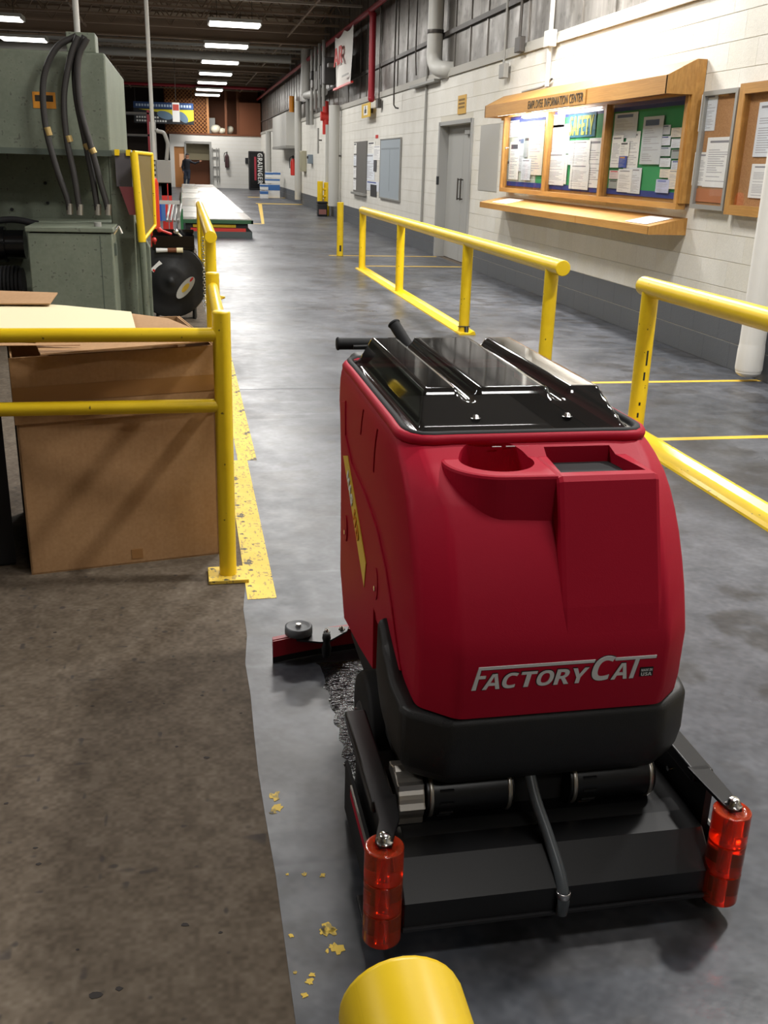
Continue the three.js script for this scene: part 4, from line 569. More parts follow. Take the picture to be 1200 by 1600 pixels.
// ------------------------------------------------------------------ display case on the right wall
{
  const z0 = -13.5, z1 = -8.33, xf = 4.22, yb = 1.25, yt = 2.13; const t = thing('display_case', 'oak wall display case with glass fronts and a sloped lettered canopy', 'display case', [WX - 0.1, 1.2, (z0 + z1) / 2]);
  M('back_board', box(WX - 0.03, WX - 0.005, yb, 2.38, z0, z1), MAT.oak, t);
  M('backing', box(WX - 0.036, WX - 0.03, yb + 0.03, yt, z0 + 0.04, z1 - 0.06), MAT.green, t); M('backing_border', [box(WX - 0.039, WX - 0.036, yb + 0.03, yb + 0.085, z0 + 0.04, z1 - 0.06), box(WX - 0.039, WX - 0.036, yt - 0.07, yt, z0 + 0.04, z1 - 0.06)], MAT.navy, t);
  M('lower_backing', box(WX - 0.0385, WX - 0.036, yb + 0.03, yt, z0 + 0.04, z0 + 1.2), std(0xb9c2b4, 0.8), t);
  const st = [z0, onX(852, 240, xf).z, onX(941, 240, xf).z, z1 - 0.05]; const w = 0.055;
  for (let i = 0; i < 4; i++) M('stile', box(xf - 0.02, WX - 0.03, yb, yt, st[i] - 0.005, st[i] + (i === 3 ? 0.05 : w)), MAT.oakV, t);
  M('bottom_rail', box(xf - 0.02, WX - 0.03, yb - 0.05, yb, z0, z1), MAT.oak, t); M('top_panel', box(xf, WX - 0.03, yt, yt + 0.02, z0, z1), MAT.oak, t);
  for (let i = 0; i < 3; i++) { const a = st[i] + w, b = st[i + 1] - 0.005; const m = (a + b) / 2; if (i === 1) { M('glass_pane', box(xf + 0.01, xf + 0.015, yb, yt, a, m + 0.03), MAT.glass, t); M('glass_pane', box(xf + 0.02, xf + 0.025, yb, yt, m - 0.03, b), MAT.glass, t); } else M('glass_pane', box(xf + 0.01, xf + 0.015, yb, yt, a, b), MAT.glass, t); }
  M('pane_lock', cyl(V(xf - 0.01, 1.75, z0 + 0.12), V(xf + 0.01, 1.75, z0 + 0.12), 0.015, 10), MAT.chrome, t);
  // canopy profile (x,y) pushed along z in three lengths
  const XF = 3.98, prof = [[WX - 0.005, 2.40], [4.23, 2.40], [XF, 2.27], [XF, 2.125], [XF + 0.025, 2.125], [XF + 0.025, 2.25], [WX - 0.005, 2.37]];
  const cz = [-13.66, onX(848, 150, XF).z, onX(912, 150, XF).z, -8.3];
  const splits = [cz[0], onX(917, 150, XF).z, cz[3]];
  for (let i = 0; i < 2; i++) { const c = M('canopy_board', slab(prof, 'z', splits[i] + 0.004, splits[i + 1] - 0.004, 0.002), MAT.oak, t); }
  for (const z of [cz[0], cz[3] - 0.03]) M('canopy_end', slab([[WX - 0.005, 2.40], [4.23, 2.40], [XF, 2.27], [XF, 2.125], [4.215, 2.125], [4.215, z > -10 ? yb : 2.1], [WX - 0.005, z > -10 ? yb : 2.1]], 'z', z, z + 0.03), MAT.oakV, t);
  { const a = onX(826, 170, XF), b = onX(912, 155, XF); const pl = M('title_board', box(XF - 0.008, XF, 2.13, 2.262, a.z - 0.04, b.z + 0.06), MAT.oak, t); const L = b.z - a.z; const g = onWallX(word('EMPLOYEE INFORMATION CENTER', L, 0.085, 0.004, 0, fontR)); g.rotateY(Math.PI); g.rotateY(Math.PI); g.translate(XF - 0.0085, 2.155, a.z); M('title_lettering', g, MAT.ink, pl); }
  // tubes under the canopy
  for (const [a, b] of [[cz[0] + 0.35, cz[0] + 1.45], [cz[0] + 1.7, cz[0] + 2.9]]) { M('tube_lamp', cyl(V(4.06, 2.15, a), V(4.06, 2.15, b), 0.018, 12), MAT.lampGlow, t); const L = new THREE.RectAreaLight(LAMPCOL, 70, b - a, 0.05); L.name = 'tube_light'; t.add(L); L.position.set(4.06 - (WX - 0.1), 2.125 - 1.2, (a + b) / 2 - (z0 + z1) / 2); 
    { const back = V(-0.35, 0.94, 0).normalize(), xa = V(0, 0, 1), ya = back.clone().cross(xa).normalize(); L.quaternion.setFromRotationMatrix(new THREE.Matrix4().makeBasis(xa, ya, back)); } }
  M('wall_conduit', [tube([V(WX - 0.03, 2.42, cz[0] + 0.6), V(WX - 0.03, 2.44, -12.3), V(WX - 0.03, 2.5, -12.0)], 0.014, 20, 8)], MAT.grayPaint, t);
  // sloped writing shelf
  const sh = thing('writing_shelf', 'oak writing shelf with a thick front edge under the display case', 'shelf', [4.1, 0.98, (z0 + z1) / 2]); const sx = 3.97, sp = [[WX, 1.13], [sx, 1.055], [sx, 0.985], [sx + 0.02, 0.985], [sx + 0.02, 1.035], [WX, 1.10]]; const sz = [-13.6, onX(815, 330, sx).z, onX(898, 350, sx).z, -8.33];
  for (let i = 0; i < 3; i++) M('shelf_board', slab(sp, 'z', sz[i] + 0.004, sz[i + 1] - 0.004, 0.002), MAT.oak, sh); for (const z of [sz[0], sz[3]]) M('shelf_end', slab([[WX, 1.13], [sx, 1.055], [sx, 0.985], [WX, 0.985]], 'z', z - 0.015, z + 0.015), MAT.oakV, sh);
  const slope = (x) => 1.13 - (WX - x) / (WX - sx) * 0.075; const lie = (xa, xb, za, zb, lab) => solo('paper_sheet', lab, 'paper', quadPlate([V(xa, slope(xa) + 0.006, za), V(xb, slope(xb) + 0.006, za), V(xb, slope(xb) + 0.006, zb), V(xa, slope(xa) + 0.006, zb)], 0.002, UPV), MAT.paper);
  lie(4.02, 4.26, -13.2, -12.6, 'white paper lying on the shelf end near the door'); lie(4.0, 4.25, -8.9, -8.45, 'white paper lying on the shelf end near the cork boards');
}
// pinned notices
const printed = (seed, tint = '#ececea', head = null) => { seedN = seed * 7777 + 5; return new THREE.MeshStandardMaterial({ roughness: 0.8, side: THREE.DoubleSide, map: canvasTex(128, 180, (x, w, h) => { x.fillStyle = tint; x.fillRect(0, 0, w, h); x.fillStyle = head || '#8a8a90'; x.fillRect(14, 12, w - 40 * rnd() - 28, head ? 22 : 8); x.fillStyle = '#a9a9ae'; for (let y = 44; y < h - 14; y += 8) if (rnd() < 0.82) x.fillRect(12, y, (w - 24) * rr(0.4, 1), 3); }) }); };
const PR = [printed(1), printed(2), printed(3, '#dfe4ea'), printed(4, '#f0efe8', '#4a4a52'), printed(5, '#c9ced2', '#5a6a84'), printed(6, '#e6dccb'), printed(7, '#d9dee6', '#2c4590'), printed(8, '#9aa3a0', '#444')];
let noteK = 0;
function note(px0, py0, px1, py1, m, x, label, group, cat = 'notice') { x -= (noteK++ % 6) * 0.0011; // pinned to the plane x, corners from the photograph
  const a = onX(px0, py0, x), b = onX(px1, py1, x); const g = new THREE.BoxGeometry(0.003, Math.abs(a.y - b.y), Math.abs(a.z - b.z)); const uv = g.attributes.uv; 
  g.translate(x - 0.0015, (a.y + b.y) / 2, (a.z + b.z) / 2); return solo('notice_paper', label, cat, g, m, group, true);
}
{
  const X = WX - 0.042, X2 = WX - 0.046, gL = 'notices in the display case bay beside the door', lL = 'printed notice in the display case bay beside the steel door', gM = 'notices in the middle bay of the display case', lM = 'white printed notice in the middle bay of the display case', gR = 'notices in the bay of the display case beside the cork boards', lR = 'printed notice in the display case bay beside the cork boards';
  note(786, 250, 797, 281, PR[7], X, lL, gL); note(798, 222, 809, 281, PR[3], X2, 'bright white notice with a green and red foot in the display case', undefined); note(810, 214, 818, 268, PR[4], X, lL, gL); note(820, 214, 829, 246, PR[7], X, 'dark grey notice in the display case bay beside the steel door', undefined); note(816, 248, 828, 282, PR[2], X2, lL, gL); note(829, 190, 846, 274, PR[5], X, lL, gL); note(790, 190, 810, 214, PR[2], X, lL, gL);
  note(862, 196, 888, 240, PR[2], X, lM, gM); note(858, 238, 880, 290, PR[0], X2, lM, gM); note(868, 242, 884, 288, PR[1], X, lM, gM); note(890, 220, 920, 258, PR[0], X2, lM, gM); note(892, 256, 918, 297, PR[1], X2, lM, gM); note(922, 216, 936, 294, PR[0], X, lM, gM); note(864, 180, 882, 198, PR[5], X, 'tan notice at the top of the middle bay of the display case', undefined);
  note(962, 178, 994, 215, PR[4], X, lR, gR); note(958, 212, 970, 262, PR[1], X2, lR, gR); note(970, 222, 982, 244, PR[3], X2, lR, gR); note(968, 244, 978, 262, printed(11, '#2b49a5', '#d89a4a'), X2, 'blue notice with an orange centre in the display case', undefined); note(980, 206, 995, 268, PR[0], X, lR, gR); note(953, 266, 968, 280, printed(12, '#e2d2d0', '#c23a44'), X2, 'red and white notice low in the display case', undefined); note(952, 281, 966, 295, PR[7], X2, lR, gR); note(967, 264, 985, 301, PR[0], X2, lR, gR); note(984, 262, 999, 303, PR[2], X, lR, gR);
  note(1007, 183, 1030, 257, PR[4], X2, 'tall grey notice with a blue foot on the green strip of the case', undefined);
  for (let r = 0; r < 5; r++) for (let c = 0; c < 2; c++) note(1032 + c * 18, 196 + r * 17 + c * 4, 1047 + c * 17, 210 + r * 17 + c * 4, PR[[4, 5, 6, 2, 4, 7, 2, 6, 5, 4][r * 2 + c]], X2, 'small clipping in the two columns beside the case end panel', 'clippings in the display case'); note(1046, 265, 1060, 296, PR[5], X2, 'tan notice low beside the case end panel', undefined); note(1026, 280, 1044, 302, printed(14, '#c3c9e4', '#7f8ac0'), X2, 'pale blue notice low beside the case end panel', undefined);
  const a = onX(891, 188, X2), b = onX(926, 213, X2); const wl = onWallX(word('SAFETY', b.z - a.z, 0.2, 0.004)); wl.translate(X2, 1.92 - 0.06, a.z); solo('safety_lettering', 'yellow cut-out letters spelling SAFETY inside the display case', 'lettering', wl, std(0xc9c858, 0.7)); const bb = box(X2 + 0.001, X2 + 0.003, 1.84, 2.08, a.z - 0.05, b.z + 0.05); solo('letter_backing', 'blue card behind the SAFETY letters in the display case', 'card', bb, std(0x2f6f86, 0.7));
}
// cork boards beside the case
function corkBoard(z0, z1, y0, y1, frame, fm, label, xf) {
  const t = thing('cork_board', label, 'cork board', [WX - 0.05, y0, (z0 + z1) / 2]);
  M('cork', box(WX - 0.03, WX - 0.02, y0 + 0.02, y1 - 0.02, z0 + 0.02, z1 - 0.02), MAT.cork, t); M('backing_board', box(WX - 0.02, WX - 0.004, y0, y1, z0, z1), MAT.brown, t);
  M('frame_stile', box(xf, WX - 0.02, y0, y1, z0, z0 + frame), fm[0], t); M('frame_stile', box(xf, WX - 0.02, y0, y1, z1 - frame, z1), fm[0], t); M('frame_rail', box(xf, WX - 0.02, y0, y0 + frame, z0 + frame, z1 - frame), fm[1], t); M('frame_rail', box(xf, WX - 0.02, y1 - frame, y1, z0 + frame, z1 - frame), fm[1], t);
  M('glass_pane', box(xf + 0.012, xf + 0.016, y0 + frame, y1 - frame, z0 + frame, z1 - frame), MAT.glass, t); return t;
}
corkBoard(-8.18, -7.62, 1.22, 2.14, 0.035, [MAT.grayPaint, MAT.grayPaint], 'glazed cork board in a thin grey metal frame beside the display case', WX - 0.07);
corkBoard(-7.56, -6.6, 1.2, 2.16, 0.075, [MAT.oakV, MAT.oak], 'glazed cork board in a wide oak frame behind the white column', WX - 0.09);
{ const X = WX - 0.032, g = 'papers on the cork board in the grey frame', l = 'white paper on the cork board in the grey metal frame'; note(1098, 148, 1116, 204, PR[2], X, 'grey paper at the top of the grey framed cork board', undefined); note(1087, 238, 1107, 291, PR[0], X, l, g); note(1107, 215, 1138, 294, PR[1], X, l, g); note(1086, 294, 1130, 318, std(0xb8764e, 0.9), X, 'rust brown paper at the foot of the grey framed cork board', undefined); note(1188, 160, 1215, 245, PR[2], X, 'white paper at the top of the oak framed cork board', undefined); note(1176, 256, 1215, 312, PR[0], X, 'white paper low on the oak framed cork board', undefined); }
{ const cz = onX(1172, 560, 4.21).z; const t = thing('support_column', 'white plastered round pipe column beside the cork boards', 'column', [4.21, 0, cz]); M('shaft', cyl(V(4.21, 0.07, cz), V(4.21, CEIL, cz), 0.095, 28), MAT.white, t); M('base_collar', lathe([[0.094, 0.26], [0.1, 0.2], [0.102, 0.06], [0.09, 0.02], [0.06, 0], [0, 0]], V(4.21, 0.04, cz), 'y', 28), MAT.white, t); }

// ------------------------------------------------------------------ boards, signs and pipes on the right wall
{ const a = onX(597, 219, WX), b = onX(625, 313, WX); const t = thing('white_board', 'pale blue-grey wall board with a centre line beside the steel door', 'board', [WX, b.y, (a.z + b.z) / 2]); M('panel', box(WX - 0.03, WX - 0.005, b.y, a.y, a.z, b.z), std(0xaab4bb, 0.35), t); M('frame', [box(WX - 0.04, WX - 0.005, b.y - 0.03, b.y, a.z - 0.03, b.z + 0.03), box(WX - 0.04, WX - 0.005, a.y, a.y + 0.02, a.z - 0.03, b.z + 0.03), box(WX - 0.035, WX - 0.005, b.y, a.y, b.z, b.z + 0.03), box(WX - 0.035, WX - 0.005, b.y, a.y, a.z - 0.03, a.z)], MAT.grayPaint, t); const m = (a.z + b.z) / 2; M('board_lines', [box(WX - 0.032, WX - 0.03, b.y + 0.15, a.y - 0.2, m - 0.015, m + 0.015), box(WX - 0.032, WX - 0.03, a.y - 0.2, a.y - 0.17, a.z + 0.1, b.z - 0.1)], std(0x8a9298, 0.5), t); }
{ const a = onX(555, 222, WX), b = onX(573, 303, WX); const t = thing('time_card_rack', 'dark panel with white cards on the block wall past the grey board', 'board', [WX, b.y, (a.z + b.z) / 2]); M('panel', box(WX - 0.03, WX - 0.004, b.y, a.y, a.z, b.z), std(0x6c6a66, 0.5), t); M('tray', box(WX - 0.1, WX - 0.004, b.y - 0.05, b.y, a.z, b.z), MAT.grayPaint, t); for (let k = 0; k < 4; k++) M('card', box(WX - 0.036, WX - 0.03, b.y + 0.05 + k * 0.29, b.y + 0.3 + k * 0.29, a.z + 0.02, a.z + 0.42), PR[k], t, true);
  const lab = 'white paper taped to the wall between the grey board and card panel', gr = 'papers taped to the block wall'; note(570, 240, 585, 282, PR[2], WX - 0.002, lab, gr); note(575, 222, 586, 240, PR[3], WX - 0.002, lab, gr); note(584, 228, 595, 250, PR[1], WX - 0.002, lab, gr); note(572, 282, 592, 300, PR[6], WX - 0.002, lab, gr); note(579, 288, 588, 308, std(0x2a2a2c, 0.6), WX - 0.005, 'dark hanging pouch below the papers on the block wall', undefined, 'pouch'); note(584, 250, 588, 268, std(0x4a4a4e, 0.6), WX - 0.003, 'narrow dark card among the papers on the block wall', undefined); note(587, 211, 591, 216, MAT.lensRed, WX - 0.002, 'small red tag above the papers on the block wall', undefined, 'tag'); }
{ const a = onX(717, 150, WX), b = onX(728, 177, WX); const t = thing('door_sign', 'small amber sign on the block wall above the steel door', 'sign', [WX, b.y, a.z]); M('plate', box(WX - 0.012, WX - 0.002, b.y, a.y, a.z, b.z), std(0xc79a34, 0.5), t); M('print', [0.3, 0.5, 0.7].map((q) => box(WX - 0.014, WX - 0.012, b.y + (a.y - b.y) * q, b.y + (a.y - b.y) * q + 0.03, a.z + 0.06, b.z - 0.06)), std(0x7a5c1c, 0.7), t); }
{ const c = onX(582, 173, WX); const t = thing('alarm_sign', 'yellow square sign with a black emblem below the red drop pipe', 'sign', [WX, c.y, c.z]); M('plate', box(WX - 0.16, WX - 0.14, c.y - 0.15, c.y + 0.15, c.z - 0.55, c.z + 0.55), MAT.yline, t); M('bracket', box(WX - 0.14, WX - 0.002, c.y - 0.05, c.y + 0.05, c.z - 0.05, c.z + 0.05), MAT.darkSteel, t); M('emblem_ground', box(WX - 0.164, WX - 0.16, c.y - 0.1, c.y + 0.1, c.z - 0.25, c.z + 0.25), MAT.paper, t); M('emblem', [box(WX - 0.168, WX - 0.164, c.y - 0.06, c.y + 0.02, c.z - 0.12, c.z + 0.12), new THREE.CylinderGeometry(0.05, 0.05, 0.004, 12).rotateZ(Math.PI / 2).translate(WX - 0.166, c.y + 0.05, c.z)], MAT.black, t); }
{ const t = thing('sprinkler_main', 'red sprinkler pipe running under the roof along the block wall', 'pipe', [4.15, 4.68, -40]); M('main_pipe', cyl(V(4.15, 4.68, ZFAR), V(4.15, 4.68, -8), 0.06, 14), MAT.redPaint, t); const c = onX(415, 143, 4.15); M('cross_pipe', [cyl(V(XL + 0.2, 4.86, c.z), V(4.15, 4.86, c.z), 0.07, 12), cyl(V(4.15, 4.68, c.z), V(4.15, 4.9, c.z), 0.07, 12)], MAT.redPaint, t); const d = onX(580, 160, 4.2); M('drop_pipe', [cyl(V(4.2, 4.62, d.z), V(4.2, d.y + 0.05, d.z), 0.075, 16), cyl(V(4.15, 4.68, d.z), V(4.2, 4.55, d.z), 0.075, 12), new THREE.SphereGeometry(0.08, 12, 8).translate(4.2, d.y + 0.08, d.z)], MAT.redPaint, t); }
{ const z = -17.6, t = thing('vent_pipe', 'thick grey pipe coming down the steel sheet to the ledge', 'pipe', [4.2, 3, z]); M('pipe', tube([V(4.2, CEIL, z), V(4.2, 3.6, z), V(4.2, 3.22, z), V(4.22, 3.05, z + 0.15), V(4.3, 2.99, z + 0.5), V(4.5, 2.98, z + 0.6)], 0.13, 40, 18), MAT.grayLight, t); M('pipe_strap', lathe([[0.131, -0.03], [0.14, -0.03], [0.14, 0.03], [0.131, 0.03]], V(4.2, 3.6, z), 'y', 20), MAT.darkSteel, t); }
const conduit = (label, pts, r, m = MAT.grayPaint, end = null) => { const t = thing('conduit', label, 'conduit', [WX - 0.03, pts[0].y, pts[0].z]); M('pipe', tube(pts, r, 30, 8, 0.15), m, t); if (end) M('fitting', rbox(end.x - 0.03, WX - 0.034, end.y - 0.09, end.y + 0.09, end.z - 0.11, end.z + 0.11, 0.01), m, t); return t; };
{ const c = onX(665, 240, WX); conduit('thin grey conduit running down the block wall left of the steel door', [V(WX - 0.03, 4.8, c.z), V(WX - 0.03, 2, c.z), V(WX - 0.03, 0.4, c.z)], 0.022); const e = onX(870, 55, WX); conduit('white conduit and junction box dropping to the display case canopy', [V(WX - 0.075, 4.8, e.z), V(WX - 0.075, 3.1, e.z), V(WX - 0.075, 2.42, e.z)], 0.028, MAT.grayLight, V(WX - 0.09, 2.93, e.z)); const h = onX(629, 100, WX); conduit('dark hanging cable with a hook end against the ledge', [V(WX - 0.16, 4.8, h.z), V(WX - 0.16, 3.2, h.z), V(WX - 0.15, 2.6, h.z), V(WX - 0.08, 2.56, h.z + 0.1)], 0.016, MAT.darkSteel); const k = onX(598, 130, WX); conduit('dark drop cable ending in a small box over the card panel', [V(WX - 0.075, 4.8, k.z), V(WX - 0.075, 3, k.z), V(WX - 0.075, 2.75, k.z)], 0.014, MAT.darkSteel, V(WX - 0.09, 2.75, k.z)); const q = onX(800, 30, WX); conduit('dark drop cable on the steel sheet above the door sign', [V(WX - 0.075, 4.8, q.z), V(WX - 0.075, 3.3, q.z), V(WX - 0.075, 2.72, q.z)], 0.016, MAT.grayPaint, V(WX - 0.075, 2.72, q.z)); const s = onX(823, 30, WX); conduit('short dark cable with a box on the ledge left of the junction box', [V(WX - 0.075, 4.8, s.z), V(WX - 0.075, 3.3, s.z), V(WX - 0.075, 2.98, s.z)], 0.02, MAT.darkSteel, V(WX - 0.075, 2.98, s.z)); const g = onX(658, 60, WX); conduit('thin dark cable beside the thick vent pipe', [V(WX - 0.09, 4.8, g.z), V(WX - 0.09, 3.4, g.z), V(WX - 0.09, 3.05, g.z + 0.1)], 0.014, MAT.darkSteel);
  const w1 = onX(641, 137, WX - 0.1), w2 = onX(680, 124, WX - 0.1); solo('wall_bar', 'dark horizontal bar fixed under the ledge left of the door', 'bar', box(WX - 0.12, WX - 0.004, w1.y - 0.02, w1.y + 0.02, w1.z, w2.z), MAT.grayPaint); const sw = onX(685, 282, WX); solo('wall_switch', 'small dark switch plate on the wall left of the steel door', 'switch', rbox(WX - 0.03, WX - 0.002, sw.y - 0.07, sw.y + 0.07, sw.z - 0.05, sw.z + 0.05, 0.006), MAT.black); }
{ // white banner
  const t = thing('wall_banner', 'white hanging banner with large red letters under the red pipe', 'banner', [4.0, 3.3, -26.5]); const za = -28.3, zb = -25.3, x = 4.05; const P = []; const nx = 20, ny = 10, pos = [], ix = []; for (let j = 0; j <= ny; j++) for (let i = 0; i <= nx; i++) { const u = i / nx, v = j / ny; pos.push(x + 0.05 * Math.sin(u * 9 + v * 2) * v, 4.62 - v * 1.27 - 0.1 * (1 - v) * Math.abs(Math.sin(u * 6)), za + (zb - za) * u); } for (let j = 0; j < ny; j++) for (let i = 0; i < nx; i++) { const a = j * (nx + 1) + i; ix.push(a, a + 1, a + nx + 1, a + 1, a + nx + 2, a + nx + 1); } const g = new THREE.BufferGeometry(); g.setAttribute('position', new THREE.Float32BufferAttribute(pos, 3)); g.setIndex(ix); g.computeVertexNormals(); g.setAttribute('uv', new THREE.BufferAttribute(new Float32Array(pos.length / 3 * 2), 2));
  M('cloth', g, std(0xd9d6cf, 0.6), t, true); M('hem', box(x - 0.045, x + 0.02, 3.32, 3.365, za, zb), MAT.lensRed, t); const w = onWallX(word('AR', 1.5, 0.42, 0.01)); w.translate(x - 0.07, 3.86, za + 0.35); M('lettering', w, std(0xb8342e, 0.6), t); M('small_print', box(x - 0.08, x - 0.07, 3.52, 3.56, zb - 1.2, zb - 0.2), MAT.grayPaint, t);
}
// crowded pipes and fittings further along the wall
{
  const W1 = WX - 0.12; const vpipe = (px, py0, py1, r, m, label, off = 0.12) => { const a = onX(px, py0, WX - off), b = onX(px, py1, WX - off); const t = thing('wall_pipe', label, 'pipe', [WX - off, b.y, b.z]); M('pipe', cyl(V(WX - off, Math.max(0, b.y), b.z), V(WX - off, a.y, b.z), r, 14), m, t); M('pipe_clamp', box(WX - off, WX - 0.002, (a.y + b.y) / 2, (a.y + b.y) / 2 + 0.04, b.z - r * 0.6, b.z + r * 0.6), MAT.darkSteel, t); return t; };
  vpipe(521, 165, 322, 0.15, MAT.grayLight, 'thick grey downpipe at the step of the wall by the yellow posts', 0.2); vpipe(511, 195, 305, 0.06, MAT.grayLight, 'thin grey pipe beside the thick downpipe', 0.1); vpipe(466, 158, 312, 0.13, MAT.grayLight, 'pale vertical pipe past the red extinguisher'); vpipe(481, 155, 195, 0.07, MAT.grayPaint, 'short grey pipe below the valve cluster'); vpipe(487, 155, 195, 0.07, MAT.grayPaint, 'second short grey pipe below the valve cluster'); vpipe(456, 150, 195, 0.1, MAT.orange, 'short yellow gas pipe high on the wall'); vpipe(420, 205, 290, 0.13, MAT.grayLight, 'pale downpipe beside the black vending machine'); vpipe(497, 200, 240, 0.03, MAT.grayPaint, 'thin conduit above the small grey switch box');
  { const a = onX(509, 158, W1), b = onX(509, 210, W1); const t = thing('fire_standpipe', 'red fire valve pipe next to the thick downpipe', 'pipe', [W1, b.y, a.z]); M('pipe', cyl(V(W1, b.y, a.z), V(W1, a.y, a.z), 0.09, 14), MAT.lensRed, t); M('valve', cyl(V(W1 - 0.15, b.y + 0.5, a.z), V(W1 + 0.1, b.y + 0.5, a.z), 0.13, 16), MAT.lensRed, t); }
  { const a = onX(478, 72, 4.1), z = a.z; const t = thing('duct_pipe', 'grey pipes crossing under the roof and turning down the wall', 'pipe', [4.1, 3.6, z]); M('riser', cyl(V(4.1, 3.6, z), V(4.1, a.y, z), 0.16, 16), MAT.grayLight, t); M('elbow', new THREE.SphereGeometry(0.19, 14, 10).translate(4.1, a.y, z), MAT.grayLight, t); M('cross_pipe', cyl(V(XL + 0.2, a.y - 0.1, z), V(4.1, a.y, z), 0.14, 12), MAT.grayPaint, t); M('cross_pipe', cyl(V(XL + 0.2, a.y - 0.42, z), V(3.6, a.y - 0.42, z), 0.12, 12), MAT.grayPaint, t); M('branch', cyl(V(4.1, 3.6, z), V(4.1, 3.45, z + 4.5), 0.12, 12), MAT.grayLight, t); }
  { const a = onX(485, 110, 3.9), b = onX(512, 155, 3.9), t = thing('valve_cluster', 'dark cluster of pipe fittings high on the wall left of the banner', 'fittings', [3.95, 3.3, a.z]); for (let k = 0; k < 9; k++) M('fitting', rbox(rr(3.8, 3.95), rr(4.0, 4.2), rr(3.5, 3.9), rr(4.0, 4.3), a.z + k * 0.5, a.z + k * 0.5 + rr(0.2, 0.45), 0.03), [MAT.darkSteel, MAT.hose, MAT.darkSteel][k % 3], t); for (let k = 0; k < 4; k++) M('drop', cyl(V(3.95, 3.0, a.z + k * 0.9), V(3.95, 4.7, a.z + k * 0.9), 0.05, 8), MAT.grayPaint, t); }
  { const a = onX(430, 190, 4.05), b = onX(450, 228, 4.05); const t = thing('wall_heater', 'boxy pale duct on the far end of the block wall', 'duct', [4.1, b.y, a.z]); M('body', box(3.85, WX - 0.002, b.y, a.y + 0.1, a.z + 1, b.z + 1.4), MAT.grayLight, t); M('underside_trim', box(3.83, WX - 0.002, b.y - 0.1, b.y, a.z + 1, b.z + 1.4), MAT.grayPaint, t); }
  { const c = onX(488, 248, WX), t = thing('switch_box', 'small grey switch box on the block wall', 'electrical box', [WX, c.y, c.z]); M('body', rbox(WX - 0.15, WX - 0.002, c.y - 0.16, c.y + 0.13, c.z - 0.2, c.z + 0.2, 0.01), std(0x76828c, 0.5), t); M('handle', box(WX - 0.19, WX - 0.15, c.y, c.y + 0.08, c.z + 0.05, c.z + 0.1), MAT.black, t); const e = onX(477, 252, WX), t2 = thing('panel_box', 'tall beige electrical panel past the small switch box', 'electrical box', [WX, e.y, e.z]); M('body', rbox(WX - 0.16, WX - 0.002, e.y - 0.35, e.y + 0.35, e.z - 0.4, e.z + 0.4, 0.01), std(0xaaa68e, 0.5), t2); M('panel_door', box(WX - 0.17, WX - 0.16, e.y - 0.3, e.y + 0.3, e.z - 0.32, e.z + 0.32), std(0x9a967e, 0.5), t2); }
  const ext = (x, y, z, label, s = 1) => { const t = thing('fire_extinguisher', label, 'fire extinguisher', [x, y, z]); M('cylinder', lathe([[0, 0], [0.085 * s, 0], [0.095 * s, 0.02], [0.095 * s, 0.48 * s], [0.06 * s, 0.56 * s], [0.03 * s, 0.6 * s], [0, 0.6 * s]], V(x, y, z), 'y', 18), MAT.lensRed, t); M('valve', [box(x - 0.03, x + 0.03, y + 0.6 * s, y + 0.7 * s, z - 0.03, z + 0.03)], MAT.black, t); M('hose', tube([V(x, y + 0.66 * s, z), V(x - 0.12 * s, y + 0.6 * s, z), V(x - 0.12 * s, y + 0.25 * s, z)], 0.018, 16, 8), MAT.black, t); M('wall_hook', box(x - 0.02, Math.abs(z - ZFAR) < 0.3 ? x + 0.02 : WX - 0.002, y + 0.5, y + 0.56, Math.abs(z - ZFAR) < 0.3 ? ZFAR : z - 0.02, z + 0.02), MAT.darkSteel, t); return t; };
  { const e = onX(458, 270, WX - 0.12); ext(WX - 0.12, e.y - 0.1, e.z, 'red fire extinguisher hung on the block wall above the striped floor', 1.05); }
  { const e = onZ(355, 262, ZFAR + 0.15); const t = ext(e.x, e.y, ZFAR + 0.14, 'dark fire extinguisher hung on the white end wall beside the doorway', 1.2); t.children[0].material = std(0x3a2224, 0.5); }
  { const p1 = onY(500, 337, 0), p2 = onY(514.5, 337, 0); p2.x = WX - 0.14; const gd = thing('post_guard', 'pair of welded yellow posts guarding the thick grey downpipe', 'guard posts', [p1.x, 0, p1.z]); for (const [p, h] of [[p1, 0.98], [p2, 0.95]]) M('post', pipe(V(p.x, 0, p.z), V(p.x, h, p.z), 0.085), MAT.yellow, gd); for (const y of [0.55, 0.75]) M('cross_bar', cyl(V(p1.x, y, p1.z), V(WX - 0.005, y, p2.z), 0.035, 12), MAT.yellow, gd); const q = onY(502, 337, 0); const tb = thing('waste_bin', 'black bin with a worn front at the foot of the yellow posts', 'bin', [q.x, 0, q.z]); M('body', rbox(q.x - 0.16, q.x + 0.12, 0, 0.36, q.z + 0.15, q.z + 0.45, 0.03), MAT.black, tb); M('front_label', box(q.x - 0.13, q.x + 0.09, 0.06, 0.2, q.z + 0.45, q.z + 0.455), std(0x8a5a54, 0.7), tb); M('bin_lid', rbox(q.x - 0.17, q.x + 0.13, 0.36, 0.42, q.z + 0.14, q.z + 0.46, 0.02), MAT.rubber, tb); }
}
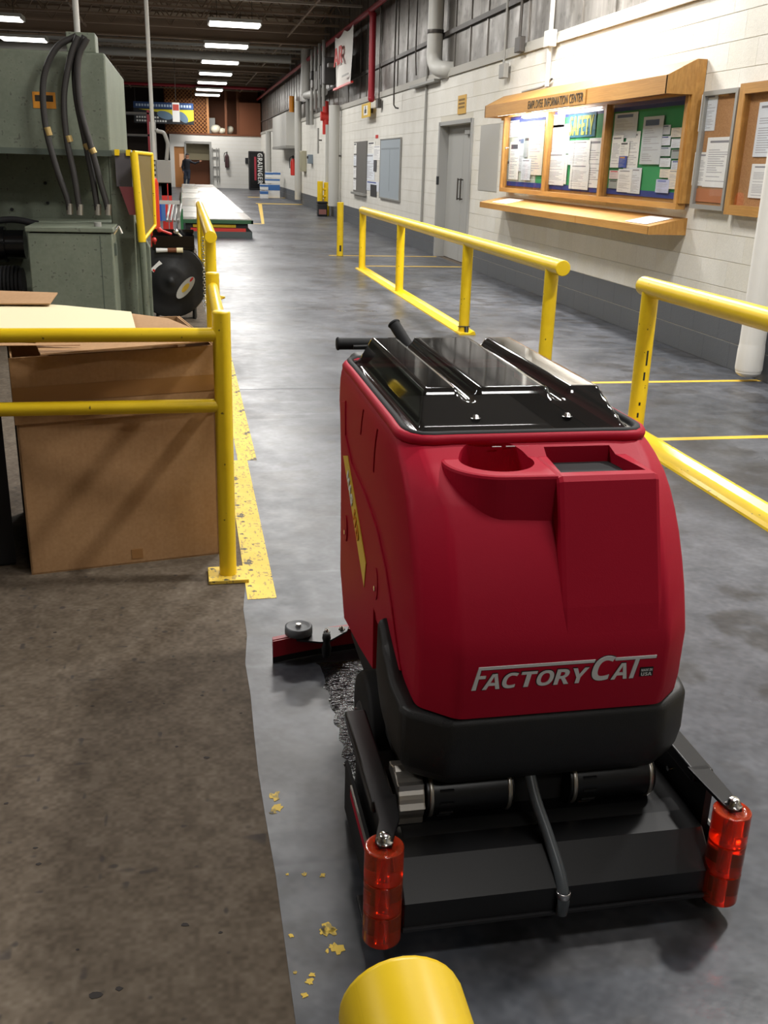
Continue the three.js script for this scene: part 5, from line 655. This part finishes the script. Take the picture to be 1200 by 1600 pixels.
// stacked cartons, vending machine
{ const z = -45; const car = (px0, px1, py0, py1, dz, lab) => { const a = onZ(px0, py0, z + dz), b = onZ(px1, py1, z + dz); const over = 0.24; a.x -= over; b.x -= over; const t = thing('carton', lab, 'carton', [(a.x + b.x) / 2, Math.max(0, b.y), z + dz], 'cartons stacked by the wall'); const y0 = b.y < 0.12 ? 0 : b.y; M('box_body', box(a.x, b.x, y0, a.y, z + dz - 0.5, z + dz), MAT.paper, t); M('printed_band', box(a.x - 0.002, b.x + 0.002, y0 + (a.y - y0) * 0.55, a.y - 0.02, z + dz - 0.502, z + dz + 0.003), MAT.skyblue, t); M('lid_tape', box((a.x + b.x) / 2 - 0.03, (a.x + b.x) / 2 + 0.03, a.y, a.y + 0.003, z + dz - 0.5, z + dz), MAT.grayLight, t); };
  const L = 'white carton with a blue band in the stack by the far wall'; car(424, 435, 269, 278, 0, L); car(435, 447, 269, 278, 0, L); car(424, 446, 279, 287, 0, L); car(424, 446, 288, 308, 0, 'wide pale carton at the bottom of the blue and white stack'); car(416, 428, 288, 297, 0.8, L); car(416, 428, 298, 308, 0.8, L); }
{ const z = -56.5, a = onZ(389, 236, z), b = onZ(414, 294, z), x1 = WX - 0.06, y1 = a.y; const t = thing('vending_machine', 'black vending cabinet with large white vertical lettering', 'vending machine', [(a.x + x1) / 2, 0, z]); M('cabinet', rbox(a.x, x1, 0, y1, z - 0.8, z, 0.03), MAT.black, t); M('front_panel', box(a.x + 0.05, x1 - 0.05, 0.1, y1 - 0.06, z, z + 0.015), MAT.blackGloss, t); const w = word('GRAINGER', 1.55, 0.26, 0.02); w.rotateZ(-Math.PI / 2); w.translate(a.x + 0.45, y1 - 0.1, z + 0.015); M('lettering', w, MAT.paper, t); M('red_stripe', box(a.x + 0.27, a.x + 0.38, 0.5, y1 - 0.28, z + 0.015, z + 0.02), std(0xb03040, 0.5), t); const c = onZ(386, 252, ZFAR + 0.02); solo('wall_phone', 'small black wall box left of the vending cabinet', 'wall box', rbox(c.x - 0.1, c.x + 0.15, c.y - 0.12, c.y + 0.18, ZFAR, ZFAR + 0.12, 0.01), MAT.black); }
{ const c = onZ(336, 255, ZFAR); const t = thing('wall_rack', 'grey pipes and hooks on the end wall right of the doorway', 'rack', [c.x, 0.5, ZFAR]); for (const dx of [-0.12, 0.1, 0.22]) M('upright', cyl(V(c.x + dx, 0.3, ZFAR + 0.06), V(c.x + dx, 2.1, ZFAR + 0.06), 0.03, 8), MAT.grayPaint, t); for (const y of [0.6, 1.1, 1.6, 2.0]) M('hook_bar', box(c.x - 0.16, c.x + 0.26, y, y + 0.05, ZFAR, ZFAR + 0.08), MAT.grayPaint, t); }
// things on the loft
for (const [px, py, r, lab] of [[337, 207, 0.3, 'bulging white wrapped bundle on the loft beside the post'], [347, 208, 0.2, 'smaller white wrapped bundle in the middle of the loft pile'], [358, 205, 0.28, 'rounded pale wrapped bundle at the open side of the loft']]) { const c = onZ(px, py, ZFAR - 0.4); const g = new THREE.IcosahedronGeometry(r, 3); const p = g.attributes.position; for (let i = 0; i < p.count; i++) { const v = V(p.getX(i), p.getY(i), p.getZ(i)); const k = 0.8 + 0.4 * vn(v.x * 0.35 + 0.5 + px, v.y * 0.35 + v.z * 0.2 + 0.5, 8, 8, LAT[1]); p.setXYZ(i, v.x * k, v.y * k * 0.9, v.z * k); } const gm = mergeVertices(g); gm.computeVertexNormals(); gm.translate(c.x, 2.85 + r * 0.8, ZFAR - 0.5); solo('wrapped_bundle', lab, 'bundle', gm, std(0xd8d4c0, 0.35)); }
{ const c = onZ(331, 195, ZFAR - 0.6); solo('loft_cabinet', 'narrow pale cabinet standing on the loft behind the bundles', 'cabinet', rbox(c.x - 0.22, c.x + 0.2, 2.85, 3.7, ZFAR - 1.5, ZFAR - 1.1, 0.02), MAT.grayLight); }
{ // blue and yellow banner
  const z = ZFAR + 0.8, a = onZ(208, 158, z), b = onZ(303, 195, z); const t = thing('safety_banner', 'blue yellow and black banner hanging in front of the loft lattice', 'banner', [(a.x + b.x) / 2, b.y, z]); const W = b.x - a.x, Hh = a.y - b.y; const m = new THREE.MeshStandardMaterial({ roughness: 0.7, map: canvasTex(512, 208, (x, w, h) => { x.fillStyle = '#1d1e22'; x.fillRect(0, 0, w, h); x.fillStyle = '#24406e'; x.fillRect(0, 0, w, 62); x.fillStyle = '#c9be28'; x.beginPath(); x.moveTo(40, 72); x.lineTo(512, 66); x.lineTo(512, 170); x.lineTo(440, 190); x.lineTo(300, 110); x.fill(); x.fillStyle = '#5c7488'; x.beginPath(); x.ellipse(265, 125, 70, 38, 0.3, 0, 7); x.fill(); x.beginPath(); x.ellipse(420, 140, 34, 60, -0.6, 0, 7); x.fill(); x.fillStyle = '#aebfd2'; for (let k = 0; k < 20; k++) x.fillRect(20 + k * 24, 20, 16, 24); x.fillStyle = '#c8c8c4'; for (let r = 0; r < 3; r++) for (let k = 0; k < 6 + r * 3; k++) x.fillRect(20 + k * 22, 106 + r * 34, 15, 18); }) }); const g = new THREE.BoxGeometry(W, Hh, 0.02); g.translate((a.x + b.x) / 2, (a.y + b.y) / 2, z); M('cloth', g, m, t, true); for (const x of [a.x + 0.1, b.x - 0.1]) M('rope', cyl(V(x, a.y, z), V(x, 4.99, z), 0.012, 5), MAT.darkSteel, t);
  const c = onZ(275, 175, -40); const ht = thing('hanging_placard', 'white and red hanging placard in front of the blue and yellow banner', 'sign', [c.x, c.y - 0.32, -40]); M('placard', box(c.x - 0.13, c.x + 0.13, c.y - 0.34, c.y + 0.32, -40.01, -39.99), MAT.paper, ht); M('red_header', box(c.x - 0.11, c.x + 0.11, c.y + 0.05, c.y + 0.26, -39.99, -39.985), std(0xb8483c, 0.6), ht); M('cord', cyl(V(c.x, c.y + 0.32, -40), V(c.x, CEIL, -40), 0.008, 5), MAT.darkSteel, ht); }
{ // shelving in the dark bay left of the lane
  for (const [x, z, lab] of [[-1.6, -27, 'dark steel shelving in the bay behind the press'], [-3.4, -34, 'dark steel shelving deep in the bay under the banner']]) { const t = thing('shelving', lab, 'shelving', [x, 0, z]); for (const dx of [-0.8, 0.8]) for (const dz of [-0.4, 0.4]) M('upright', box(x + dx - 0.03, x + dx + 0.03, 0, 2.6, z + dz - 0.03, z + dz + 0.03), MAT.redDark, t); for (const y of [0.4, 1.2, 2.0, 2.5]) { M('shelf', box(x - 0.83, x + 0.83, y, y + 0.04, z - 0.43, z + 0.43), MAT.darkSteel, t); }} }

// ------------------------------------------------------------------ person at the far doorway
{
  const z = -57.2, c = onZ(293, 290, z), X = c.x; const res = 56, mc = new MarchingCubes(res, new THREE.MeshBasicMaterial(), false, false, 60000); mc.isolation = 0;
  const bones = [ // joints in metres about the feet: [a, ra, b, rb]
    [[0.0, 0.92, 0], 0.15, [0.02, 1.38, 0], 0.17], [[-0.14, 1.38, 0], 0.075, [0.18, 1.38, 0], 0.075], [[0.02, 1.42, 0], 0.06, [0.03, 1.55, 0.01], 0.055], [[0.04, 1.62, 0.01], 0.1, [0.05, 1.69, 0.01], 0.095],
    [[-0.09, 0.9, 0], 0.1, [-0.12, 0.5, 0.03], 0.075], [[-0.12, 0.5, 0.03], 0.07, [-0.17, 0.07, 0], 0.05], [[0.09, 0.9, 0], 0.1, [0.08, 0.5, 0.05], 0.075], [[0.08, 0.5, 0.05], 0.07, [0.02, 0.07, 0.02], 0.05], [[-0.17, 0.05, 0], 0.05, [-0.13, 0.04, 0.16], 0.04], [[0.02, 0.05, 0.02], 0.05, [0.06, 0.04, 0.18], 0.04],
    [[0.2, 1.36, 0], 0.06, [0.44, 1.28, 0.08], 0.05], [[0.44, 1.28, 0.08], 0.048, [0.7, 1.38, 0.14], 0.038], [[0.7, 1.38, 0.14], 0.035, [0.8, 1.41, 0.15], 0.025], [[-0.16, 1.36, 0], 0.06, [-0.24, 1.08, 0], 0.05], [[-0.24, 1.08, 0], 0.045, [-0.2, 0.84, 0.1], 0.036], [[-0.2, 0.84, 0.1], 0.035, [-0.19, 0.76, 0.12], 0.025]];
  const S = 1.0, cx = 0.2, cy = 0.88; const seg = (p, a, ra, b, rb) => { const ab = [b[0] - a[0], b[1] - a[1], b[2] - a[2]], ap = [p[0] - a[0], p[1] - a[1], p[2] - a[2]]; const t = Math.max(0, Math.min(1, (ab[0] * ap[0] + ab[1] * ap[1] + ab[2] * ap[2]) / (ab[0] ** 2 + ab[1] ** 2 + ab[2] ** 2))); return Math.hypot(ap[0] - ab[0] * t, ap[1] - ab[1] * t, ap[2] - ab[2] * t) - (ra + (rb - ra) * t); };
  for (let k = 0; k < res; k++) for (let j = 0; j < res; j++) for (let i = 0; i < res; i++) { const p = [cx + (i / res * 2 - 1) * S, cy + (j / res * 2 - 1) * S, (k / res * 2 - 1) * S]; let d = 9; for (const [a, ra, b, rb] of bones) { const q = seg(p, a, ra, b, rb), h = Math.max(0.05 - Math.abs(d - q), 0) / 0.05; d = Math.min(d, q) - h * h * 0.05 * 0.25; } mc.field[i + j * res + k * res * res] = -d; }
  mc.update(); const n = mc.count, pos = mc.positionArray.slice(0, n * 3), nor = mc.normalArray.slice(0, n * 3); const col = new Float32Array(n * 3), sk = new THREE.Color(0xa8765a), cl = new THREE.Color(0x1e2028), tr = new THREE.Color(0x2c3342), hr = new THREE.Color(0x1c1512);
  for (let i = 0; i < n; i++) { const x = cx + pos[3 * i] * S, y = cy + pos[3 * i + 1] * S, zz = pos[3 * i + 2] * S; const c2 = y > 1.68 || (y > 1.58 && zz < 0) ? hr : y > 1.5 || x > 0.68 || (x < -0.16 && y < 0.86 && y > 0.7) ? sk : y > 0.95 ? cl : tr; col.set([c2.r, c2.g, c2.b], 3 * i); pos[3 * i] = X + x; pos[3 * i + 1] = y; pos[3 * i + 2] = z + zz; }
  const g = new THREE.BufferGeometry(); g.setAttribute('position', new THREE.BufferAttribute(new Float32Array(pos), 3)); g.setAttribute('normal', new THREE.BufferAttribute(new Float32Array(nor), 3)); g.setAttribute('color', new THREE.BufferAttribute(col, 3));
  g.computeVertexNormals();
  solo('person', 'person in dark clothes standing at the far doorway with one arm held out', 'person', g, std(0xffffff, 0.8, 0, { vertexColors: true, side: THREE.DoubleSide }));
}
renderer.render(scene, camera);
